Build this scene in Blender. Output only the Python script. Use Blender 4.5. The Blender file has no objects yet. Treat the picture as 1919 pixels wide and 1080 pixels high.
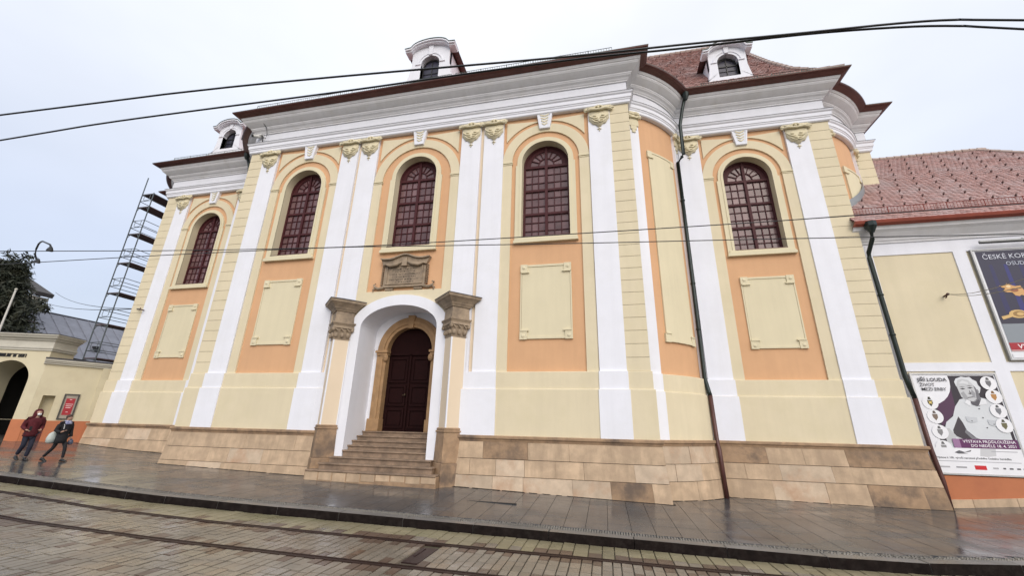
import bpy, math, random
from mathutils import Vector, Matrix
R=math.radians
rnd=random.Random(7)
sc=bpy.context.scene
col=sc.collection
# ------------------------------------------------------------------ camera
CZ=2.3
PITCH,ROLL,YAW=R(18.80075),R(1.3577),R(-12.7219)
sy,cy,sp,cp=math.sin(YAW),math.cos(YAW),math.sin(PITCH),math.cos(PITCH)
fwd=Vector((sy*cp,cy*cp,sp)); rt=Vector((cy,-sy,0)); up=rt.cross(fwd)
r2=rt*math.cos(ROLL)+up*math.sin(ROLL); u2=up*math.cos(ROLL)-rt*math.sin(ROLL)
cam=bpy.data.cameras.new('camera'); cam.sensor_width=36; cam.lens=760.98/1919*36; cam.clip_end=3000; cam.clip_start=.05
co=bpy.data.objects.new('camera',cam); col.objects.link(co)
m=Matrix.Identity(4)
for i in range(3): m[i][0]=r2[i]; m[i][1]=u2[i]; m[i][2]=-fwd[i]
m[0][3]=0; m[1][3]=0; m[2][3]=CZ
co.matrix_world=m; sc.camera=co
# ------------------------------------------------------------------ sky, sun, exposure
SUN_EL,SUN_AZ=R(33),R(152)       # azimuth clockwise from +Y: the brightest part of the cloud is behind the camera
w=bpy.data.worlds.new('World'); sc.world=w; w.use_nodes=True
nt=w.node_tree; nt.nodes.clear()
out=nt.nodes.new('ShaderNodeOutputWorld')
sky=nt.nodes.new('ShaderNodeTexSky'); sky.sky_type='NISHITA'; sky.sun_disc=False
sky.sun_elevation=SUN_EL; sky.sun_rotation=SUN_AZ; sky.air_density=1.0; sky.dust_density=4; 
b1=nt.nodes.new('ShaderNodeBackground'); b1.inputs[1].default_value=.05
nt.links.new(sky.outputs[0],b1.inputs[0])
tc=nt.nodes.new('ShaderNodeTexCoord'); no=nt.nodes.new('ShaderNodeTexNoise'); no.inputs['Scale'].default_value=1.6; no.inputs['Detail'].default_value=4; no.inputs['Roughness'].default_value=.5
mp=nt.nodes.new('ShaderNodeMapping'); mp.inputs['Scale'].default_value=(1,1,2.2)
nt.links.new(tc.outputs['Generated'],mp.inputs[0]); nt.links.new(mp.outputs[0],no.inputs['Vector'])
sx_=nt.nodes.new('ShaderNodeSeparateXYZ'); nt.links.new(tc.outputs['Generated'],sx_.inputs[0])
cr=nt.nodes.new('ShaderNodeValToRGB'); e=cr.color_ramp.elements      # overcast sky: a third as bright at the horizon as at the zenith
e[0].position=0; e[0].color=(.375,.405,.49,1); e[1].position=1; e[1].color=(1,1,1,1)
k=e.new(.30); k.color=(.53,.56,.65,1); k=e.new(.62); k.color=(.78,.795,.83,1)
nt.links.new(sx_.outputs[2],cr.inputs[0])
cl=nt.nodes.new('ShaderNodeMapRange'); cl.inputs[1].default_value=.3; cl.inputs[2].default_value=.7; cl.inputs[3].default_value=.90; cl.inputs[4].default_value=1.10; nt.links.new(no.outputs[0],cl.inputs[0])
vm=nt.nodes.new('ShaderNodeMix'); vm.data_type='RGBA'; vm.blend_type='MULTIPLY'; vm.inputs[0].default_value=1; nt.links.new(cr.outputs[0],vm.inputs[6]); nt.links.new(cl.outputs[0],vm.inputs[7])
b2=nt.nodes.new('ShaderNodeBackground'); b2.inputs[1].default_value=.84
nt.links.new(vm.outputs[2],b2.inputs[0])
ad=nt.nodes.new('ShaderNodeAddShader'); nt.links.new(b1.outputs[0],ad.inputs[0]); nt.links.new(b2.outputs[0],ad.inputs[1]); nt.links.new(ad.outputs[0],out.inputs[0])
sd=bpy.data.lights.new('sun','SUN'); sd.energy=.95; sd.angle=R(48); sd.color=(1,.975,.94)
so=bpy.data.objects.new('sun',sd); col.objects.link(so); so.location=(-5,-20,40)
dirv=Vector((math.sin(SUN_AZ)*math.cos(SUN_EL),math.cos(SUN_AZ)*math.cos(SUN_EL),math.sin(SUN_EL)))
so.rotation_euler=dirv.to_track_quat('Z','Y').to_euler()
sc.view_settings.view_transform='Standard'; sc.view_settings.look='None'; sc.view_settings.exposure=.38; sc.view_settings.gamma=1
sc.view_settings.use_curve_mapping=False
# ------------------------------------------------------------------ materials
def lin(c): return tuple((x/255/12.92 if x/255<=.04045 else ((x/255+.055)/1.055)**2.4) for x in c)
def mat(name,c,rough=.8,bump=.0,bscale=20,var=.12,vscale=1.2,metal=0,spec=.5,rand=0,stain=None,sscale=.8,samt=.0,coat=0,streak=.0):
    """plain procedural material: base colour x soft noise, optional per-object random tint, stains, bump"""
    M=bpy.data.materials.new(name); M.use_nodes=True; t=M.node_tree; p=t.nodes['Principled BSDF']
    p.inputs['Roughness'].default_value=rough; p.inputs['Metallic'].default_value=metal; p.inputs['Specular IOR Level'].default_value=spec
    if coat: p.inputs['Coat Weight'].default_value=coat; p.inputs['Coat Roughness'].default_value=.08
    tx=t.nodes.new('ShaderNodeTexCoord'); geo=t.nodes.new('ShaderNodeNewGeometry')
    n=t.nodes.new('ShaderNodeTexNoise'); n.inputs['Scale'].default_value=vscale; n.inputs['Detail'].default_value=5; n.inputs['Roughness'].default_value=.6
    t.links.new(geo.outputs['Position'],n.inputs['Vector'])
    mr=t.nodes.new('ShaderNodeMapRange'); mr.inputs[1].default_value=.3; mr.inputs[2].default_value=.7; mr.inputs[3].default_value=1-var; mr.inputs[4].default_value=1+var*.5
    t.links.new(n.outputs[0],mr.inputs[0])
    val=mr.outputs[0]
    if rand:
        oi=t.nodes.new('ShaderNodeObjectInfo'); m2=t.nodes.new('ShaderNodeMapRange'); m2.inputs[3].default_value=1-rand; m2.inputs[4].default_value=1+rand*.6
        t.links.new(oi.outputs['Random'],m2.inputs[0]); mu=t.nodes.new('ShaderNodeMath'); mu.operation='MULTIPLY'
        t.links.new(val,mu.inputs[0]); t.links.new(m2.outputs[0],mu.inputs[1]); val=mu.outputs[0]
    mx=t.nodes.new('ShaderNodeMix'); mx.data_type='RGBA'; mx.blend_type='MULTIPLY'; mx.inputs[0].default_value=1
    mx.inputs[6].default_value=(*c,1); t.links.new(val,mx.inputs[7]); cout=mx.outputs[2]
    if streak:   # faint rain runs
        mpv=t.nodes.new('ShaderNodeMapping'); mpv.inputs['Scale'].default_value=(3.2,3.2,.22); t.links.new(geo.outputs['Position'],mpv.inputs[0])
        ns=t.nodes.new('ShaderNodeTexNoise'); ns.inputs['Scale'].default_value=1; ns.inputs['Detail'].default_value=5; ns.inputs['Roughness'].default_value=.65; t.links.new(mpv.outputs[0],ns.inputs['Vector'])
        ms_=t.nodes.new('ShaderNodeMapRange'); ms_.inputs[1].default_value=.42; ms_.inputs[2].default_value=.72; ms_.inputs[3].default_value=1; ms_.inputs[4].default_value=1-streak; t.links.new(ns.outputs[0],ms_.inputs[0])
        mxs=t.nodes.new('ShaderNodeMix'); mxs.data_type='RGBA'; mxs.blend_type='MULTIPLY'; mxs.inputs[0].default_value=1; t.links.new(cout,mxs.inputs[6]); t.links.new(ms_.outputs[0],mxs.inputs[7]); cout=mxs.outputs[2]
    if stain:
        n2=t.nodes.new('ShaderNodeTexNoise'); n2.inputs['Scale'].default_value=sscale; n2.inputs['Detail'].default_value=6; n2.inputs['Roughness'].default_value=.65
        if rand:
            va=t.nodes.new('ShaderNodeVectorMath'); va.operation='ADD'; sc2=t.nodes.new('ShaderNodeVectorMath'); sc2.operation='SCALE'; sc2.inputs[3].default_value=37
            cb=t.nodes.new('ShaderNodeCombineXYZ'); t.links.new(oi.outputs['Random'],cb.inputs[0]); t.links.new(cb.outputs[0],sc2.inputs[0])
            t.links.new(geo.outputs['Position'],va.inputs[0]); t.links.new(sc2.outputs[0],va.inputs[1]); t.links.new(va.outputs[0],n2.inputs['Vector'])
        else: t.links.new(geo.outputs['Position'],n2.inputs['Vector'])
        m3=t.nodes.new('ShaderNodeMapRange'); m3.inputs[1].default_value=.48; m3.inputs[2].default_value=.68; m3.inputs[4].default_value=samt
        t.links.new(n2.outputs[0],m3.inputs[0]); m4=t.nodes.new('ShaderNodeMix'); m4.data_type='RGBA'; t.links.new(m3.outputs[0],m4.inputs[0]); t.links.new(cout,m4.inputs[6]); m4.inputs[7].default_value=(*stain,1); cout=m4.outputs[2]
    t.links.new(cout,p.inputs['Base Color'])
    if bump:
        nb=t.nodes.new('ShaderNodeTexNoise'); nb.inputs['Scale'].default_value=bscale; nb.inputs['Detail'].default_value=4
        t.links.new(geo.outputs['Position'],nb.inputs['Vector']); bp=t.nodes.new('ShaderNodeBump'); bp.inputs['Strength'].default_value=bump; bp.inputs['Distance'].default_value=.01
        t.links.new(nb.outputs[0],bp.inputs['Height']); t.links.new(bp.outputs[0],p.inputs['Normal'])
    return M
def wet(name,c,var,rand,r0,r1,tint2=None):
    M=mat(name,c,.4,.10,35,var,.9,rand=rand,stain=tint2,sscale=.55,samt=.55 if tint2 else 0)
    t=M.node_tree; p=t.nodes['Principled BSDF']; geo=t.nodes.new('ShaderNodeNewGeometry')
    n=t.nodes.new('ShaderNodeTexNoise'); n.inputs['Scale'].default_value=.75; n.inputs['Detail'].default_value=5; n.inputs['Roughness'].default_value=.6
    mp=t.nodes.new('ShaderNodeMapping'); mp.inputs['Scale'].default_value=(1,1.6,1); t.links.new(geo.outputs['Position'],mp.inputs[0]); t.links.new(mp.outputs[0],n.inputs['Vector'])
    mr=t.nodes.new('ShaderNodeMapRange'); mr.inputs[1].default_value=.36; mr.inputs[2].default_value=.62; mr.inputs[3].default_value=r0; mr.inputs[4].default_value=r1
    t.links.new(n.outputs[0],mr.inputs[0]); t.links.new(mr.outputs[0],p.inputs['Roughness']); p.inputs['Specular IOR Level'].default_value=.5
    return M
WHITE=mat('white_plaster',(.775,.79,.85),.85,.15,30,.035,.7,stain=(.68,.69,.71),sscale=.9,samt=.3,streak=.045)
YEL=mat('cream_plaster',(.685,.605,.43),.85,.18,30,.05,.7,stain=(.62,.55,.37),sscale=1.1,samt=.5,streak=.05)
YEL2=mat('pale_yellow_plaster',(.675,.61,.43),.85,.15,30,.04,.8,streak=.05)
ORA=mat('orange_plaster',(.64,.38,.21),.85,.18,30,.05,.8,streak=.055,stain=(.57,.33,.18),sscale=1.0,samt=.3)
BEI=mat('beige_plaster',(.70,.58,.43),.85,.1,30,.04,.8)
GREYCORN=mat('cornice_plaster',(.74,.745,.77),.85,.15,30,.05,.6,stain=(.58,.57,.55),sscale=1.6,samt=.4,streak=.08)
STONE=mat('plinth_sandstone',(.55,.405,.27),.75,.5,26,.22,2.6,rand=.11,stain=(.36,.26,.175),sscale=1.3,samt=.65,streak=.25)
STONEP=mat('plinth_sandstone_pale',(.56,.44,.32),.75,.45,26,.22,2.4,rand=.15,stain=(.42,.25,.15),sscale=1.2,samt=.7)
STONEG=mat('grey_sandstone',(.32,.245,.17),.75,.4,26,.3,4,stain=(.13,.10,.075),sscale=2.4,samt=.7)
STONEB=mat('brown_sandstone',(.34,.225,.135),.75,.45,22,.3,3,rand=.12,stain=(.10,.075,.06),sscale=1.2,samt=.85)
STEPM=mat('worn_step_stone',(.27,.19,.13),.7,.5,22,.35,4,stain=(.12,.085,.06),sscale=1.8,samt=.8)
STONEF=mat('portal_sandstone',(.37,.225,.11),.7,.3,24,.25,3,stain=(.28,.17,.09),sscale=2,samt=.6)
WOOD=mat('oxblood_paint',(.060,.013,.016),.6,.1,30,.15,3,spec=.25)
DOORM=mat('dark_red_door',(.014,.0025,.0025),.8,.1,40,.2,3,spec=.15)
GLASS=mat('window_glass',(.165,.095,.10),.16,.06,3,.25,2.2,spec=.4,rand=.3)
GLASSD=mat('dark_glass',(.05,.05,.075),.3,.04,3,.2,2,spec=.25,rand=.25)
FLASH=mat('dark_flashing',(.05,.05,.06),.5,0,1,.1,2,metal=.3)
GUT=mat('brown_gutter',(.115,.045,.038),.42,.05,20,.2,2,metal=.25)
GUTR=mat('red_gutter',(.30,.07,.045),.4,.05,20,.25,2,metal=.2)
GUTG=mat('green_flashing',(.10,.13,.115),.5,.05,20,.2,2,metal=.3)
ZINC=mat('zinc_sheet',(.30,.31,.31),.45,.05,20,.15,2,metal=.5)
PIPE=mat('dark_pipe',(.022,.032,.03),.35,.05,30,.3,4,metal=.4)
PIPEB=mat('brown_pipe',(.09,.035,.03),.4,.05,30,.3,4,metal=.2)
TILE=mat('clay_tile',(.46,.285,.26),.34,.3,30,.35,6,stain=(.46,.375,.37),sscale=.7,samt=.9)
TILE2=mat('clay_tile_dark_edge',(.30,.12,.10),.5,.2,30,.3,5)
RIDGE=mat('mortared_ridge_tile',(.42,.33,.29),.6,.3,30,.25,8)
SLATE=mat('grey_sheet_roof',(.17,.18,.22),.5,.15,4,.2,1.5)
OBASE=mat('terracotta_base',(.48,.17,.075),.8,.15,30,.1,1.2,stain=(.36,.12,.06),sscale=1,samt=.4)
GATEY=mat('gate_yellow',(.60,.54,.38),.85,.15,30,.06,.8,stain=(.45,.38,.25),sscale=.9,samt=.4)
GATEW=mat('gate_grey_white',(.52,.50,.43),.85,.1,30,.08,1,stain=(.35,.33,.28),sscale=1.3,samt=.4)
BLACK=mat('black_iron',(.012,.012,.013),.5,0,1,.1,3)
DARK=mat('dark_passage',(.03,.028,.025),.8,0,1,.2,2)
STEEL=mat('galvanised_tube',(.12,.14,.15),.4,0,1,.15,4,metal=.6)
DECK=mat('brown_deck_board',(.075,.032,.03),.7,.1,20,.3,4)
RAILM=mat('rail_steel',(.030,.017,.014),.5,.1,40,.3,5,metal=0,spec=.12)
WIREM=mat('dark_wire',(.012,.014,.018),.4,0,1,.05,4,metal=.3)
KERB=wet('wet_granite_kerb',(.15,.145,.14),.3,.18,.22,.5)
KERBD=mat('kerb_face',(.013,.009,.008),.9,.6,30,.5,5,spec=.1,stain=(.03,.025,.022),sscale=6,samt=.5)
SLAB=wet('wet_paving_slab',(.076,.080,.086),.22,.08,.07,.30,(.050,.053,.059))
SLABJ=mat('slab_joint_grit',(.055,.05,.046),.6,.4,40,.3,4)
SETTD=wet('wet_dark_sett',(.11,.075,.055),.25,.25,.2,.45)
SETT=wet('wet_stone_sett',(.205,.18,.145),.25,.15,.18,.42,(.20,.145,.10))
SETTJ=mat('sett_joint_grit',(.095,.078,.055),.55,.5,50,.4,5,stain=(.06,.065,.03),sscale=2,samt=.6)
MOSS=wet('wet_mossy_sett',(.235,.205,.13),.25,.2,.25,.5,(.17,.165,.085))
GROUND=mat('wet_ground',(.10,.09,.08),.4,.3,10,.3,.3)
MOSAIC=wet('wet_mosaic_stone',(.24,.225,.20),.3,.3,.25,.5)
# ------------------------------------------------------------------ object helpers
def tag(o,label=None,cat=None,group=None,kind=None):
    if label: o['label']=label
    if cat: o['category']=cat
    if group: o['group']=group
    if kind: o['kind']=kind
    return o
def empty(name,loc,label=None,cat=None,group=None):
    o=bpy.data.objects.new(name,None); col.objects.link(o); o.location=loc; o.empty_display_size=.3
    return tag(o,label,cat,group)
def link(o,parent):
    col.objects.link(o)
    if parent is not None:
        o.parent=parent
        if parent.type=='EMPTY': o.matrix_parent_inverse=Matrix.Translation(-parent.location)
    return o
class MB:
    def __init__(s): s.v=[]; s.f=[]; s.m=[]; s.mi=0
    def add(s,vs,fs):
        b=len(s.v); s.v+= [tuple(x) for x in vs]; s.f+=[tuple(i+b for i in f) for f in fs]; s.m+=[s.mi]*len(fs); return s
    def box(s,x0,x1,y0,y1,z0,z1):
        return s.add([(x0,y0,z0),(x1,y0,z0),(x1,y1,z0),(x0,y1,z0),(x0,y0,z1),(x1,y0,z1),(x1,y1,z1),(x0,y1,z1)],
            [(0,3,2,1),(4,5,6,7),(0,1,5,4),(1,2,6,5),(2,3,7,6),(3,0,4,7)])
    def hexa(s,p):  # 8 points bottom 4, top 4
        return s.add(p,[(0,3,2,1),(4,5,6,7),(0,1,5,4),(1,2,6,5),(2,3,7,6),(3,0,4,7)])
    def quad(s,a,b,c,d): return s.add([a,b,c,d],[(0,1,2,3)])
    def prism_y(s,poly,y0,y1):   # polygon in XZ extruded from y0(front) to y1
        n=len(poly); vs=[(x,y0,z) for x,z in poly]+[(x,y1,z) for x,z in poly]
        return s.add(vs,[tuple(range(n)),tuple(range(2*n-1,n-1,-1))]+[(i,i+n,(i+1)%n+n,(i+1)%n) for i in range(n)])
    def prism_z(s,poly,z0,z1,poly2=None):
        n=len(poly); p2=poly2 or poly; vs=[(x,y,z0) for x,y in poly]+[(x,y,z1) for x,y in p2]
        return s.add(vs,[tuple(range(n-1,-1,-1)),tuple(range(n,2*n))]+[(i,(i+1)%n,(i+1)%n+n,i+n) for i in range(n)])
    def ring_y(s,inn,outr,y0,y1,closed=False):  # band between two XZ polylines, front y0, back y1
        n=len(inn); vs=[(x,y0,z) for x,z in inn]+[(x,y0,z) for x,z in outr]+[(x,y1,z) for x,z in inn]+[(x,y1,z) for x,z in outr]
        fs=[]
        rg=range(n) if closed else range(n-1)
        for i in rg:
            j=(i+1)%n; fs+=[(i,j,n+j,n+i),(i,2*n+i,2*n+j,j),(n+i,n+j,3*n+j,3*n+i)]
        if not closed: fs+=[(0,n,3*n,2*n),(n-1,2*n-1+0,4*n-1,3*n-1)]
        return s.add(vs,fs)
    def surf(s,a,b):   # ruled strip between polylines of 3D points
        n=len(a); return s.add(list(a)+list(b),[(i,i+1,n+i+1,n+i) for i in range(n-1)])
    def tube(s,pts,r,k=8,cap=True):
        pts=[Vector(p) for p in pts]; n=len(pts); rr=r if isinstance(r,(list,tuple)) else [r]*n; vs=[]
        for i,p in enumerate(pts):
            d=(pts[min(i+1,n-1)]-pts[max(i-1,0)]); d.normalize()
            a=Vector((0,0,1)) if abs(d.z)<.9 else Vector((1,0,0)); u=d.cross(a); u.normalize(); v=d.cross(u)
            for j in range(k):
                t=2*math.pi*j/k; vs.append(p+(u*math.cos(t)+v*math.sin(t))*rr[i])
        fs=[(i*k+j,i*k+(j+1)%k,(i+1)*k+(j+1)%k,(i+1)*k+j) for i in range(n-1) for j in range(k)]
        if cap: fs+=[tuple(range(k-1,-1,-1)),tuple(range((n-1)*k,n*k))]
        return s.add(vs,fs)
    def loft(s,rings,cap=True):
        k=len(rings[0]); n=len(rings); vs=[p for r in rings for p in r]
        fs=[(i*k+j,i*k+(j+1)%k,(i+1)*k+(j+1)%k,(i+1)*k+j) for i in range(n-1) for j in range(k)]
        if cap: fs+=[tuple(range(k-1,-1,-1)),tuple(range((n-1)*k,n*k))]
        return s.add(vs,fs)
    def ball(s,c,rx,ry,rz,k=10,n=6):
        rings=[]
        for i in range(1,n):
            t=math.pi*i/n; rings.append([(c[0]+rx*math.sin(t)*math.cos(2*math.pi*j/k),c[1]+ry*math.sin(t)*math.sin(2*math.pi*j/k),c[2]-rz*math.cos(t)) for j in range(k)])
        return s.loft(rings)
    def mesh(s,name,mats,smooth=False):
        me=bpy.data.meshes.new(name); me.from_pydata(s.v,[],s.f)
        for M in (mats if isinstance(mats,(list,tuple)) else [mats]): me.materials.append(M)
        if any(s.m): me.polygons.foreach_set('material_index',s.m)
        if smooth: me.polygons.foreach_set('use_smooth',[True]*len(s.f))
        me.update(); return me
    def build(s,name,mats,parent=None,smooth=False,label=None,bevel=0):
        o=bpy.data.objects.new(name,s.mesh(name,mats,smooth)); link(o,parent)
        if label: o['label']=label
        if bevel:
            b=o.modifiers.new('bevel','BEVEL'); b.width=bevel; b.segments=2; b.limit_method='ANGLE'; b.angle_limit=R(40)
        return o
def inst(name,me,loc,parent,rot=(0,0,0),scale=(1,1,1)):
    o=bpy.data.objects.new(name,me); o.location=loc; o.rotation_euler=rot; o.scale=scale; return link(o,parent)
def interp(tab,x):
    if x<=tab[0][0]: return tab[0][1]
    for (a,b),(c,d) in zip(tab,tab[1:]):
        if x<=c:
            return b+(d-b)*(x-a)/(c-a)
    return tab[-1][1]
def normals(path):
    n=len(path); seg=[]
    for (a,b),(c,d) in zip(path,path[1:]):
        l=math.hypot(c-a,d-b); seg.append(((d-b)/l,-(c-a)/l))
    ms=[]
    for i in range(n):
        n1=seg[max(i-1,0)]; n2=seg[min(i,n-2)]; k=1+n1[0]*n2[0]+n1[1]*n2[1]; ms.append(((n1[0]+n2[0])/k,(n1[1]+n2[1])/k))
    return ms
def sweep(mb,path,prof,ms=None,closed=False,caps=False):
    ms=ms or normals(path); k=len(prof); vs=[(p[0]+o*q[0],p[1]+o*q[1],z) for p,q in zip(path,ms) for o,z in prof]
    fs=[]; jr=range(k) if closed else range(k-1)
    for i in range(len(path)-1):
        for j in jr: j2=(j+1)%k; fs.append((i*k+j,(i+1)*k+j,(i+1)*k+j2,i*k+j2))
    if caps: fs+=[tuple(range(k)),tuple(range((len(path)-1)*k,len(path)*k))[::-1]]
    mb.add(vs,fs); return mb
def strip(mb,path,o0,o1,z0,z1): return sweep(mb,path,[(o1,z0),(o1,z1),(o0,z1),(o0,z0)],closed=True,caps=True)
def arc(A,B,sag,t0=0.,t1=1.,n=12):
    dx,dy=B[0]-A[0],B[1]-A[1]; L=math.hypot(dx,dy); nx,ny=dy/L,-dx/L
    rad=L*L/8/sag+sag/2; h=math.asin(L/2/rad); cx,cy_=(A[0]+B[0])/2-nx*(rad-sag),(A[1]+B[1])/2-ny*(rad-sag)
    pts=[]
    for i in range(n+1):
        t=-h+2*h*(t0+(t1-t0)*i/n); ux,uy=dx/L,dy/L
        pts.append((cx+rad*(nx*math.cos(t)+ux*math.sin(t)),cy_+rad*(ny*math.cos(t)+uy*math.sin(t))))
    return pts
def textmesh(body,size,mt,name,parent,x,y,z,align='LEFT',bold=.0,depth=.0):
    """flat lettering standing in the XZ plane, facing -Y"""
    cu=bpy.data.curves.new(name,'FONT'); cu.body=body; cu.size=size; cu.align_x=align; cu.offset=bold; cu.extrude=depth; cu.resolution_u=2
    t=bpy.data.objects.new('tmp',cu); col.objects.link(t)
    dg=bpy.context.evaluated_depsgraph_get(); me=bpy.data.meshes.new_from_object(t.evaluated_get(dg)); bpy.data.objects.remove(t); bpy.data.curves.remove(cu)
    me.materials.clear(); me.materials.append(mt)
    for v in me.vertices: v.co=Vector((x+v.co.x,y-v.co.z,z+v.co.y))
    o=bpy.data.objects.new(name,me); return link(o,parent)
# ------------------------------------------------------------------ ground levels
ZF=[(-60,2.6),(-30,1.28),(-27.5,1.14),(-25.2,.98),(-22,.80),(-17,.62),(-11,.495),(-4.6,.42),(0,.30),(4,.20),(9,.15),(10.5,.16),(13,.36),(20,.75),(60,1.6)]
ZR=[(-60,1.6),(-25,.75),(-17,.40),(-12,.165),(-8.7,.10),(-6,.07),(-2.5,.03),(.9,-.01),(5.4,-.04),(7.4,-.06),(12,-.02),(20,.1),(60,.7)]
KY=[(-60,8.6),(-25,9.35),(-17.5,9.58),(-12,9.76),(-6,9.82),(0,9.82),(4,9.74),(5.6,9.9),(7.2,10.35),(9,11.0),(12,11.8),(20,13),(60,15)]
KH=.17
def zr(x): return interp(ZR,x)
def ky(x): return interp(KY,x)
def zg(x,y):
    k=ky(x)
    if y<k: return zr(x)
    a=zr(x)+KH; b=interp(ZF,x); t=min(1,(y-k)/max(.5,14-k)); return a+(b-a)*t
XS=[-60,-50,-40,-34,-30]+[-28+i*.5 for i in range(97)]+[24,30,40,60]
# one sheet to the horizon
mb=MB(); gx=[-900,-300,-120]+[x for x in range(-60,61,4)]+[120,300,900]; gy=[-900,-200,-60,-30]+[y for y in range(-20,61,4)]+[90,200,900]
vs=[(x,y,zg(max(-60,min(60,x)),max(-30,min(60,y)))-.32) for y in gy for x in gx]; n=len(gx)
mb.add(vs,[(j*n+i,j*n+i+1,(j+1)*n+i+1,(j+1)*n+i) for j in range(len(gy)-1) for i in range(n-1)])
tag(mb.build('ground',GROUND),kind='structure')
mb=MB()
mb.surf([(x,-30,zr(x)-.03) for x in XS],[(x,ky(x),zr(x)-.03) for x in XS])
road=tag(mb.build('road',SETTJ),kind='structure')
mb=MB(); ys=[0,.33,.66,1]
rows=[[(x,ky(x)+.3+(14-ky(x)-.3)*t,zg(x,ky(x)+.3+(14-ky(x)-.3)*t)-.03) for x in XS] for t in ys]+[[(x,60,zg(x,60)-.03) for x in XS]]
for a,b in zip(rows,rows[1:]): mb.surf(a,b)
pav=tag(mb.build('pavement',SLABJ),kind='structure')
# kerb of separate stones
kerb=empty('kerb',(0,ky(0),0)); tag(kerb,kind='structure')
x=-31.0; 
while x<22:
    L=1.72+rnd.uniform(-.06,.06) if x>-12 else 1.3; x1=x+L
    a=(x+.006,ky(x)); b=(x1-.006,ky(x1)); dz0,dz1=zr(x),zr(x1); jit=rnd.uniform(-.004,.004)
    def kp(px,py,z,off): return (px,py+off,z)
    mb=MB(); wv=.30
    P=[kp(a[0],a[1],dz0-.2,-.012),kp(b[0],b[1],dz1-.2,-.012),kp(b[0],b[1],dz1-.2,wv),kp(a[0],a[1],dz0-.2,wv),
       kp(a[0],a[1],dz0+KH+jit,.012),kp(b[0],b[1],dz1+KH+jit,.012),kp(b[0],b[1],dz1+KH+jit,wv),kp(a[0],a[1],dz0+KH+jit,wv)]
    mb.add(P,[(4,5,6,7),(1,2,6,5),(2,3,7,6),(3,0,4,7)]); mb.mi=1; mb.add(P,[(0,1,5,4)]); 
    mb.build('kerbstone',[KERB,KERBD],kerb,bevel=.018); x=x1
# road setts between, outside the rails (nearest ones single, the far ones joined)
RA=[(-40,8.0),(-25,8.55),(-16,8.80),(-12,8.72),(-8,8.70),(-4,8.75),(0,8.84),(6,8.98),(14,9.5),(30,12)]   # far rail
def yfar(x): return interp(RA,x)
def ynear(x): return yfar(x)-1.435
def tilt_quad_box(mb,x0,x1,y0,y1,zf_,dz,inset=.012):
    P=[(x0,y0),(x1,y0),(x1,y1),(x0,y1)]; B=[(px,py,zf_(px,py)-.05) for px,py in P]
    cx,cy_=(x0+x1)/2,(y0+y1)/2
    T=[(px+(inset if px<cx else -inset),py+(inset if py<cy_ else -inset),zf_(px,py)+dz[i]) for i,(px,py) in enumerate(P)]
    mb.add(B+T,[(4,5,6,7),(0,1,5,4),(1,2,6,5),(2,3,7,6),(3,0,4,7)])
PLATE=(-3.56,-3.25,7.58,8.5)
def sett_rows(band_fn,nrow,x0,x1,w_,stag=0):
    x=x0
    while x<x1:
        ww=w_*rnd.uniform(.86,1.14); a,b=band_fn(x+ww/2); cuts=[a+(b-a)*(k+(rnd.uniform(-.18,.18) if 0<k<nrow else 0))/nrow for k in range(nrow+1)]
        for k in range(nrow):
            yield x+.004,x+ww-.004,cuts[k]+.003,cuts[k+1]-.003
        x+=ww
setts=[]
for band,nr in ((lambda x:(ynear(x)+.09,yfar(x)-.05),5),(lambda x:(ynear(x)-1.55,ynear(x)-.06),5),(lambda x:(ynear(x)-3.2,ynear(x)-1.55),5)):
    setts+= [(q,0) for q in sett_rows(band,nr,-24,7.5,.175)]
setts+=[(q,1) for q in sett_rows(lambda x:(yfar(x)+.09,ky(x)-.03),3,-24,9,.26)]
def inplate(q): return q[1]>PLATE[0] and q[0]<PLATE[1] and q[3]>PLATE[2] and q[2]<PLATE[3]
setts=[s_ for s_ in setts if not inplate(s_[0])]
def visible(cx,cy_,cz):
    d=Vector((cx,cy_,cz-CZ)); z=d.dot(fwd)
    if z<=0: return False
    px=760.98*d.dot(r2)/z; py=760.98*d.dot(u2)/z
    return abs(px)<975 and -555<py<555
zroad=lambda x,y: zr(x)
setts.sort(key=lambda s_:(0 if visible((s_[0][0]+s_[0][1])/2,s_[0][3],zr(s_[0][0])) else 1, math.hypot((s_[0][0]+s_[0][1])/2,s_[0][2])))
rest=[MB(),MB(),MB()]
for i,(q,k) in enumerate(setts):
    dz=rnd.uniform(-.005,.005); dd=[dz+rnd.uniform(-.0035,.0035) for _ in range(4)]
    xm,ym=(q[0]+q[1])/2,(q[2]+q[3])/2
    if k==0 and (abs(yfar(xm)-ym)<.24 or abs(ym-ynear(xm))<.26) and rnd.random()<.42: k=2
    elif k==0 and rnd.random()<.03: k=2
    elif k==1 and ym-yfar(xm)<.36 and rnd.random()<.7: k=2 if rnd.random()<.5 else 0
    if i<290:
        mb=MB(); tilt_quad_box(mb,*q,zroad,dd,.008); mb.build('sett',(SETT,MOSS,SETTD)[k],road)
    else: tilt_quad_box(rest[k],*q,zroad,dd,.008)
tag(rest[0].build('far_setts',SETT,road),kind='stuff'); tag(rest[2].build('far_dark_setts',SETTD,road),kind='stuff'); tag(rest[1].build('far_gutter_setts',MOSS,road),kind='stuff')
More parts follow.
